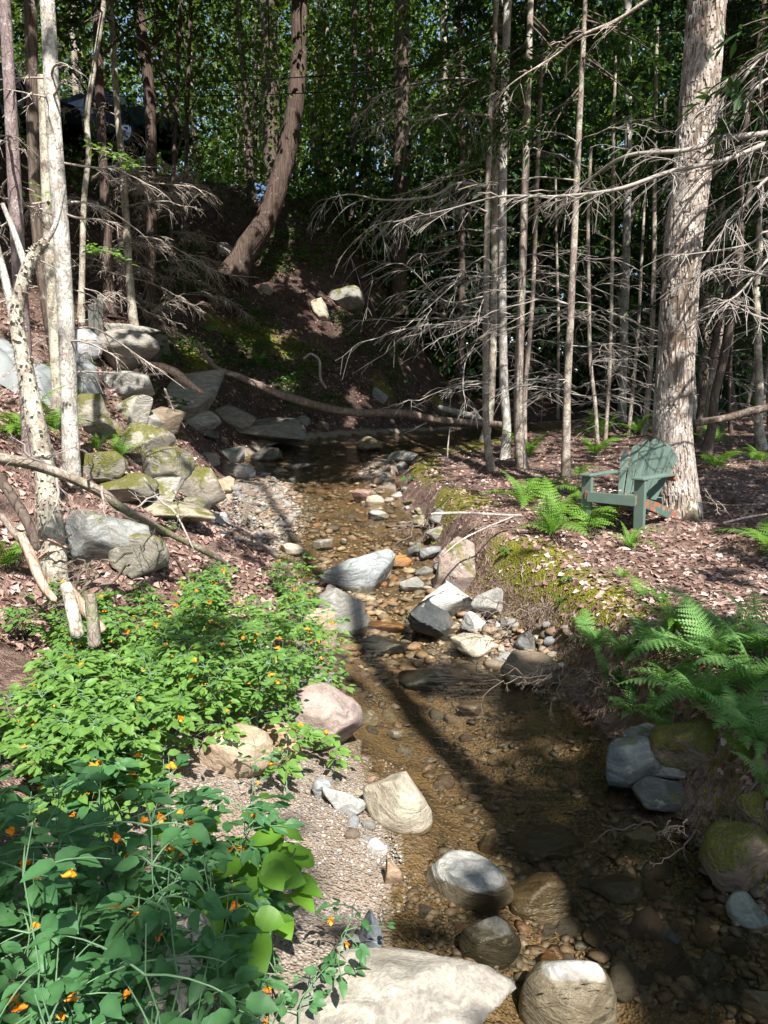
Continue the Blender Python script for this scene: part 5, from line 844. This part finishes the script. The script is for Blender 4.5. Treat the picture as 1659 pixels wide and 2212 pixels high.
# ------------------------------------------------------------------ jewelweed
def jewelweed(label, base, h, lean, nb, L, near, group, tint=(.3, .9), mat='jewel'):
    base = np.asarray(base, float); o = empty('jewelweed', base, label, 'plant', group); g = Geo(); n = 12; s = np.linspace(0, 1, n)[:, None]
    P = base+np.array([lean[0], lean[1], h])*s+np.array([0, 0, -.08*h])*s**2+R.normal(0, .012, (n, 3)).cumsum(0); g.add(*tubes(P, np.linspace(.0036, .0014, n), 6 if near else 4)); C, D, F = [], [], []
    for k in range(nb):
        t = R.uniform(.3, 1.); i = min(int(t*(n-1)), n-2); a = 2.4*k+R.normal(0, .4); l = R.uniform(.07, .27)*(1.15-.5*t)*(h/.9)**.5; d = np.array([math.cos(a), math.sin(a), R.uniform(.15, .7)]); u = np.linspace(0, 1, 5)[:, None]; q = P[i]+d*l*u+np.array([0, 0, -.35*l])*u**2
        g.add(*tubes(q, np.linspace(.0028, .0012, 5), 4 if near else 3))
        for m in range(R.integers(3, 6) if near else R.integers(5, 10)):
            j = R.integers(1, 5); e = unit(d*[1, 1, .1]+R.normal(0, .7, 3)*[1, 1, .25]); pt = q[j]+e*.02; C.append(pt); D.append(e+[0, 0, -.12])
        if R.random() < (.2 if near else .32): F.append(q[R.integers(2, 5)]+R.normal(0, .02, 3)+[0, 0, -.025])
    g.build('stem', M['stem'], o); C = np.array(C); D = np.array(D); m = len(C); LL = L*R.uniform(.5, 1.2, m)
    if near:
        for q, d, l in zip(C, D, LL): leaf_at(o, LEAFM['jewel_near'][R.integers(6)], q, d, l)
        for q in F: inst('flower', FLOWER[0], o, Matrix.Translation(Vector(q)-o.location) @ Matrix.Rotation(R.uniform(0, 6.28), 4, 'Z') @ Matrix.Scale(R.uniform(.65, .9), 4))
    else:
        g = Geo(); v, f, k = leaves(C, D, unit(np.array([0, -.2, 1.])+R.normal(0, .35, (m, 3))), LL, LL*.6, .12, True); g.add(v, f, np.repeat(R.uniform(*tint, m), k)); x = g.build('foliage', M[mat], o, False); x['kind'] = 'stuff'
        for q in F[:4]: inst('flower', FLOWER[0], o, Matrix.Translation(Vector(q)-o.location) @ Matrix.Rotation(R.uniform(0, 6.28), 4, 'Z'))
def flower_mesh():
    g = Geo(); P = np.array([(-.016, 0, .006), (-.012, 0, .0), (-.003, 0, 0), (.006, 0, .001), (.01, 0, .002)]); g.add(*tubes(P, [.001, .003, .007, .009, .0075], 7)); n = 3
    v, f, k = leaves(np.array([(.008, 0, .003)]*3+[(.008, 0, -.002)]), np.array([(.5, 0, .9), (.6, .8, -.2), (.6, -.8, -.2), (.6, 0, -.9)]), np.array([(-1, 0, .3)]*4), np.array([.013, .02, .02, .017]), np.array([.015, .018, .018, .016]), .1, True); g.add(v, f); return g.mesh('flower', M['flower'])
FLOWER = [flower_mesh()]
def at_z(px, py, z): d = ray(px, py); return CAM+d*((z-CAMZ)/d[2])
def plants(n, poly, ztop, hr, lab, near, group, L, nb, mat='jewel'):
    c = 0; xs_ = [p[0] for p in poly]; ys_ = [p[1] for p in poly]
    for _ in range(400):
        if c >= n: break
        ax, ay = R.uniform(min(xs_), max(xs_)), R.uniform(min(ys_), max(ys_))
        if not inpoly(np.array([ax]), np.array([ay]), poly)[0]: continue
        p = at_z(ax, ay, ztop*R.uniform(.8, 1.1)); z = float(zt(p[0], p[1])); h = p[2]-z
        if not hr[0] < h < hr[1]: continue
        jewelweed(lab, (p[0]+R.normal(0, .06), p[1]+R.normal(0, .06), z), h, R.normal(0, .08, 2), nb, L, near, group, mat=mat); c += 1
plants(60, [(-60, 1170), (120, 1210), (230, 1320), (330, 1400), (350, 1500), (200, 1560), (-40, 1570)], .8, (.3, 1.), 'sunlit jewelweed plant with orange flowers along the left edge', False, 'jewelweed along the left edge', .058, 28)
plants(54, [(250, 1300), (420, 1190), (560, 1135), (640, 1190), (690, 1300), (690, 1380), (580, 1400), (400, 1410), (280, 1400)], .84, (.25, 1.25), 'jewelweed plant beside the creek between tan boulders and birch', False, 'jewelweed beside the creek', .052, 28)
plants(2, [(640, 1540), (700, 1530), (710, 1580), (650, 1590)], .5, (.2, .7), 'small jewelweed drooping over the large pinkish boulder', False, 'jewelweed over the pinkish boulder', .07, 12)
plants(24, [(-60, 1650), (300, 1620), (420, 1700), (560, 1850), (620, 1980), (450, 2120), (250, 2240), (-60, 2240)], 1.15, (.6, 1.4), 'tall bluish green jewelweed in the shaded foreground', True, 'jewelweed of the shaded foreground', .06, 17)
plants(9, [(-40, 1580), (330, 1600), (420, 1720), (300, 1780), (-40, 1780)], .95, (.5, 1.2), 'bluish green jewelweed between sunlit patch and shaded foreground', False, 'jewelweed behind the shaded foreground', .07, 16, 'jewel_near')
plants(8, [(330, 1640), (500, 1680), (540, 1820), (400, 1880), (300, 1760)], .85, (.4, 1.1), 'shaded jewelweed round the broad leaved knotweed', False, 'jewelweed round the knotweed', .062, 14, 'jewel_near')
plants(4, [(560, 1950), (720, 1900), (740, 2000), (600, 2100)], .55, (.25, .8), 'sparse jewelweed sprig over the dark sand', True, 'jewelweed sprigs over dark sand', .045, 5)
jewelweed('single small jewelweed sprig before the smooth tan boulder', (*at_z(545, 1720, .25)[:2], float(zt(*at_z(545, 1720, .25)[:2]))), .42, (.02, .02), 6, .045, True, None)
# broad leaved plant with bright green leaves in the foreground
for lab, px, py, nl, zt_ in (('knotweed with broad bright green leaves above the dark sand', 560, 1800, 36, .75), ('knotweed with darker broad leaves left of the bright one', 450, 1830, 24, .8)):
    p = at_z(px, py, zt_); base = np.array([p[0]-.02, p[1]-.02, float(zt(p[0], p[1]))]); o = empty('knotweed', base, lab, 'plant'); g = Geo(); lf = []
    for k in range(3):
        tip = p+np.array([R.uniform(-.16, .16), R.uniform(-.2, .2), R.uniform(-.05, .05)]); s = np.linspace(0, 1, 9)[:, None]; Q = base+(tip-base)*s+np.array([R.normal(0, .04), R.normal(0, .04), .05])*np.sin(s*math.pi); g.add(*tubes(Q, np.linspace(.008, .003, 9), 6))
        for m in range(nl//3): i = R.integers(4, 9); a = 2.4*m+k; lf.append((Q[i]+np.array([math.cos(a), math.sin(a), 0])*.05+[0, 0, R.uniform(-.02, .05)], np.array([math.cos(a), math.sin(a), -.2])))
    g.build('stem', M['stem'], o)
    for q, d in lf: leaf_at(o, LEAFM['bigleaf'][R.integers(4)], q, d, R.uniform(.085, .14), .25)

# ------------------------------------------------------------------ the green chair
M['chair'] = m_plain('faded_green_plastic', (.115, .165, .14), .5, .25, 6., .001, .35)
def m_worn():
    t = NT('worn_green_plastic'); v = t.co(); n = t.noise(v, 9., 5); c = t.mix(t.ramp(n, .46, .52), (.34, .095, .05), (.065, .13, .11)); c = t.mix(t.ramp(t.noise(v, 14., 4), .58, .64), c, (.2, .23, .21)); return t.finish(c, .6, n, .003, .4)
M['worn'] = m_worn()
def slab(pts, th, bev=.006):
    """a board from its outline (in its own plane, metres) with thickness th and rounded edges"""
    bm = bmesh.new(); vs = [bm.verts.new(p) for p in pts]; f = bm.faces.new(vs); bm.normal_update(); n = f.normal.copy(); r = bmesh.ops.extrude_face_region(bm, geom=[f]); bmesh.ops.translate(bm, vec=n*-th, verts=[e for e in r['geom'] if isinstance(e, bmesh.types.BMVert)])
    bmesh.ops.recalc_face_normals(bm, faces=bm.faces); bmesh.ops.bevel(bm, geom=[e for e in bm.edges], offset=bev, segments=2, affect='EDGES', profile=.6)
    return bm
def bm_part(name, bm, m, parent):
    me = bpy.data.meshes.new(name); bm.to_mesh(me); bm.free(); me.materials.append(m); o = bpy.data.objects.new(name, me); COL.objects.link(o); o.parent = parent; return o
cpos = hit(1366, 1128); cpos = np.array([cpos[0], cpos[1], 0]); cpos[2] = float(zt(cpos[0], cpos[1]))
chair = empty('adirondack_chair', cpos, 'faded green garden chair with fan slat back by the shaggy trunk', 'chair'); chair.rotation_euler = (0, .0, math.radians(223.0)); chair.scale = (.99,)*3
bx0, bz0 = -.10, .27; tilt = math.radians(27); bu = np.array([-math.sin(tilt), 0, math.cos(tilt)])              # back plane
for k in range(7):
    a = (k-3); y0, y1 = a*.066, a*.098; hgt = .74-.018*a*a; w0, w1 = .0315, .047
    q = []
    for (y, t, w) in ((y0, 0, -w0), (y0, 0, w0), (y1, hgt-.05, w1)): q.append((y+w, t))
    q += [(y1+w1*.55, hgt-.012-.006*a), (y1, hgt), (y1-w1*.55, hgt-.012+.006*a), (y1-w1, hgt-.05)]
    q = [(y, t-.012*a*a*.0) for y, t in q]; bow = .010*a*a*.5
    bm_part('back_slat', slab([tuple(np.array([bx0+bow, y, bz0])+bu*t) for y, t in q], .018, .004), M['chair'], chair)
for k in range(6):
    x = .46-.095*k; z = .36-.030*k; bm_part('seat_slat', slab([(x, -.265, z), (x, .265, z), (x-.086, .265, z-.027), (x-.086, -.265, z-.027)], .018, .004), M['chair'], chair)
for sg in (-1, 1):
    y = .31*sg
    bm_part('arm', slab([(.53, y-.07, .555), (.53, y+.07, .555), (.30, y+.075, .56), (-.20, y+.04, .555), (-.30, y+.03, .55), (-.30, y-.03, .55), (-.1, y-.05, .56)], .026, .008), M['chair'], chair)
    bm_part('front_leg', slab([(.47, y-.055, 0), (.47, y+.055, 0), (.49, y+.06, .528), (.49, y-.06, .528)], .05, .006), M['chair'], chair)
    bm_part('side_rail', slab([(.50, y*.93, .37), (.50, y*.93, .27), (.1, y*.93, .16), (-.42, y*.93, .0), (-.60, y*.93, .0), (-.52, y*.93, .10), (.0, y*.93, .25)], .03, .005), M['worn'], chair)
    bm_part('arm_brace', slab([(.44, y*1.02, .53), (.44, y*1.02, .40), (.30, y*1.02, .53)], .025, .004), M['chair'], chair)
bm_part('back_brace', slab([(-.27, -.33, .525), (-.27, .33, .525), (-.33, .33, .49), (-.33, -.33, .49)], .03, .004), M['worn'], chair)
bm_part('lower_brace', slab([(-.12, -.28, .30), (-.12, .28, .30), (-.15, .28, .22), (-.15, -.28, .22)], .025, .004), M['chair'], chair)
bm_part('front_apron', slab([(.485, -.285, .36), (.485, .285, .36), (.49, .285, .25), (.49, -.285, .25)], .02, .004), M['chair'], chair)
me = LEAFM['herb'][0]; g = Geo(); n = 60; x = R.uniform(-.05, .42, n); y = R.uniform(-.24, .24, n)
v, f, k = leaves(np.stack([x, y, .262+.3*x+.008], -1), R.normal(0, 1, (n, 3))*[1, 1, .1], unit(np.array([0, 0, 1.])+R.normal(0, .3, (n, 3))), R.uniform(.03, .06, n), R.uniform(.02, .04, n)); g.add(v, f, np.repeat(R.random(n), k)); o = bpy.data.objects.new('seat_leaves', g.mesh('seat_leaves', M['litter'], False)); COL.objects.link(o); o.matrix_world = Matrix.Translation(chair.location) @ Matrix.Rotation(math.radians(223.0), 4, 'Z'); tag(o, 'dry fallen leaves lying on the green chair seat', 'litter', None, 'stuff')

# ------------------------------------------------------------------ vehicles, tarps and boards on the slope crest, cables overhead
M['paint'] = m_plain('dark_navy_paint', (.006, .008, .012), .6, .2, 3., .0, .1); M['glass_dark'] = m_plain('dark_window', (.008, .01, .012), .25, .1, 3., 0., .6); M['rubber'] = m_plain('tyre_rubber', (.02, .02, .02), .85); M['alloy'] = m_plain('wheel_alloy', (.4, .4, .42), .4, .1, 4., 0., .5, .6); M['lamp_red'] = m_plain('red_lamp', (.3, .01, .01), .3); M['chrome'] = m_plain('pale_trim', (.35, .36, .38), .35, .1)
def box_bm(x0, x1, y0, y1, z0, z1, bev=.03):
    bm = bmesh.new(); bmesh.ops.create_cube(bm, size=1); bmesh.ops.scale(bm, vec=(x1-x0, y1-y0, z1-z0), verts=bm.verts); bmesh.ops.translate(bm, vec=((x0+x1)/2, (y0+y1)/2, (z0+z1)/2), verts=bm.verts); bmesh.ops.bevel(bm, geom=list(bm.edges), offset=bev, segments=2, affect='EDGES'); return bm
def suv(label, loc, yaw, s=1.0, name='parked_car'):
    o = empty(name, loc, label, 'car'); o.rotation_euler = (0, 0, yaw); o.scale = (s, s, s)
    prof = [(-2.3, .45), (-2.32, .95), (-2.25, 1.08), (-2.12, 1.72), (-1.95, 1.80), (.35, 1.82), (.6, 1.76), (1.15, 1.16), (1.3, 1.1), (2.1, .98), (2.28, .85), (2.3, .45)]
    bm = slab([(x, -.92, z) for x, z in prof], -1.84 if False else 1.84, .05); bmesh.ops.translate(bm, vec=(0, 0 if min(v.co.y for v in bm.verts) < -.95 and max(v.co.y for v in bm.verts) > .5 else 0, 0), verts=bm.verts)
    ymid = (min(v.co.y for v in bm.verts)+max(v.co.y for v in bm.verts))/2; bmesh.ops.translate(bm, vec=(0, -ymid, 0), verts=bm.verts); body = bm_part('body', bm, M['paint'], o)
    for sg in (-1, 1):
        for a, b in ((-1.95, -1.2), (-1.12, -.25), (-.17, .55)):
            bm = slab([(a, sg*.925, 1.12), (b, sg*.925, 1.12), (b-.02 if b < .5 else .42, sg*.925, 1.62), (a+.06, sg*.925, 1.62)], .012*sg, .003); bm_part('side_window', bm, M['glass_dark'], o)
        bm_part('tail_lamp', box_bm(-2.345, -2.29, sg*.78-.1, sg*.78+.1, .98, 1.3, .01), M['lamp_red'], o); bm_part('headlight', box_bm(2.2, 2.325, sg*.7-.15, sg*.7+.15, .72, .86, .01), M['chrome'], o); bm_part('roof_rail', box_bm(-1.85, .25, sg*.72-.02, sg*.72+.02, 1.83, 1.87, .008), M['chrome'], o); bm_part('mirror', box_bm(.62, .78, sg*1.02-.1, sg*1.02+.1, 1.1, 1.26, .03), M['paint'], o)
        for x in (-1.45, 1.45):
            bm = bmesh.new(); bmesh.ops.create_cone(bm, cap_ends=True, segments=28, radius1=.37, radius2=.37, depth=.24); bmesh.ops.bevel(bm, geom=[e for e in bm.edges if abs(e.verts[0].co.z-e.verts[1].co.z) < .01], offset=.04, segments=2, affect='EDGES'); bmesh.ops.rotate(bm, matrix=Matrix.Rotation(math.pi/2, 3, 'X'), verts=bm.verts); bmesh.ops.translate(bm, vec=(x, sg*.84, .37), verts=bm.verts); wh = bm_part('wheel', bm, M['rubber'], o)
            bm = bmesh.new(); bmesh.ops.create_cone(bm, cap_ends=True, segments=20, radius1=.24, radius2=.2, depth=.04); bmesh.ops.rotate(bm, matrix=Matrix.Rotation(math.pi/2*sg, 3, 'X'), verts=bm.verts); bmesh.ops.translate(bm, vec=(x, sg*.965, .37), verts=bm.verts); bm_part('rim', bm, M['alloy'], wh)
    bm_part('rear_window', slab([(-2.285, -.72, 1.12), (-2.285, .72, 1.12), (-2.17, .66, 1.64), (-2.17, -.66, 1.64)], .012, .003), M['glass_dark'], o); bm_part('windscreen', slab([(1.12, -.78, 1.22), (1.12, .78, 1.22), (.66, .7, 1.72), (.66, -.7, 1.72)], -.012, .003), M['glass_dark'], o); bm_part('bumper', box_bm(-2.4, -2.25, -.88, .88, .45, .66, .04), M['chrome'], o)
    return o
def seat_on(px, py, Y): p = at(px, py, Y); return (p[0], p[1], float(zt(p[0], p[1])))
suv('dark boxy car parked at the slope crest behind the trunks', seat_on(258, 425, 23.5), math.radians(-28))
suv('dark car at the far left edge, mostly behind trunks', seat_on(5, 440, 20.), math.radians(20), .92)
M['tarp'] = m_plain('white_tarp', (.2, .215, .22), .6, .12, 4., .01); M['blue'] = m_plain('blue_tarp', (.05, .10, .2), .6, .2); M['plank'] = m_plain('weathered_plank', (.09, .09, .08), .85, .3, 9.)
def tarp(label, px, py, w, d, h, Y, mat, name='tarp'):
    p = at(px, py, Y); z = zt(p[0], p[1]); n = 34; u, v = np.meshgrid(np.linspace(-1, 1, n), np.linspace(-1, 1, n)); x = p[0]+u*w/2+.06*vn(np.stack([u*3, v*3, u*0], -1), 2); y = p[1]+v*d/2+.06*vn(np.stack([u*3, v*3, u*0+5], -1), 2)
    prof = (1-sm(np.abs(u), .55, .98))*(1-sm(np.abs(v), .55, .98)); zz = zt(x, y)+.03+h*prof*(1+.25*vn(np.stack([u*2, v*2, u*0], -1), 4))+.05*np.abs(vn(np.stack([u*5+v*2, v*6, u*0], -1), 6)); idx = np.arange(n*n).reshape(n, n); g = Geo(); g.add(np.stack([x, y, zz], -1), np.stack([idx[:-1, :-1], idx[:-1, 1:], idx[1:, 1:], idx[1:, :-1]], -1).reshape(-1, 4)); b = np.array([p[0], p[1], float(z)])
    o = g.build(name, M[mat], None, True, b); md = o.modifiers.new('thickness', 'SOLIDIFY'); md.thickness = .012; tag(o, label, 'tarp'); keep_lit(b+R.normal(0, 1, (300, 3))*[w*.3, d*.3, .15], .15)
tarp('white tarp over a low heap behind the left trunks', 40, 645, 1.2, .7, .35, 10.6, 'tarp'); tarp('smaller white tarp bundle right of the pale trunk', 168, 650, .5, .5, .3, 11.5, 'tarp'); tarp('blue tarp scrap on the slope crest left of the leaning cedar', 566, 462, .8, .5, .3, 25., 'blue')
for k in range(3):
    p = at(190+k*9, 585, 13.6+.06*k); z = float(zt(p[0], p[1])); o = bm_part('leaning_plank', box_bm(-.05, .05, -.012, .012, 0, .8+.15*(k % 3), .003), M['plank'], None); o.location = (p[0], p[1], z-.03); o.rotation_euler = (-.22, .06*(k-2)+.05, .2*k); tag(o, 'weathered plank leaning on the slope behind the thin crooked sapling', 'plank', 'planks leaning on the left slope')
M['cable'] = m_plain('cable_black', (.012, .012, .012), .6)
for lab, pp, Yr in (('upper black cable strung across the top of the picture', [(1800, -30), (1659, 8), (1260, 85), (1070, 117), (830, 152), (560, 172), (250, 180), (-120, 178)], (10, 22)), ('lower black cable strung just below the upper one', [(1800, 22), (1659, 42), (1490, 60), (1260, 90), (1000, 165), (830, 190), (560, 205), (250, 208), (-120, 200)], (10, 21.5))):
    ys_ = np.interp(np.linspace(0, 1, len(pp)), [0, 1], Yr); P = smooth_path([at(x, y, q) for (x, y), q in zip(pp, ys_)], 80); g = Geo(); g.add(*tubes(P, np.full(80, .011), 6)); tag(g.build('overhead_cable', M['cable'], None, True, P[0]), lab, 'cable')

# unseen trees behind and beside the camera, crowns placed to cast the shade
p = canopy_leaves(); bt = np.array([b[0] for b in BACK]); own = np.argmin(((p[:, None, :2]-bt[None])**2).sum(-1), 1)
for k_, ((x, y), h, r) in enumerate(BACK):
    o = empty('maple_tree', (x, y, float(zt(x, y))), 'unseen maple behind the viewpoint with crown shaped to shade the creek', 'tree', 'unseen maples behind the viewpoint')
    n = 24; s = np.linspace(0, 1, n)[:, None]; P = np.array([x, y, float(zt(x, y))-.1])+np.array([0, 0, h])*s+(R.normal(0, .03, (n, 3)).cumsum(0)*[1, 1, 0]); g = Geo(); noisy_trunk(g, P, np.linspace(r, r*.5, n), 12, .05); g.build('trunk', M['bark_dark'], o)
    q = p[own == k_]; m = len(q); g = Geo()
    if m:
        L = .25*R.uniform(.7, 1.3, m); v, f, kk = leaves(q, R.normal(0, 1, (m, 3))*[1, 1, .3], unit(SUN*.7+[0, 0, .4]+R.normal(0, .35, (m, 3))), L, L*.75); g.add(v, f, np.repeat(R.random(m), kk)); g.build('crown', M['maple'], o, smooth=False)
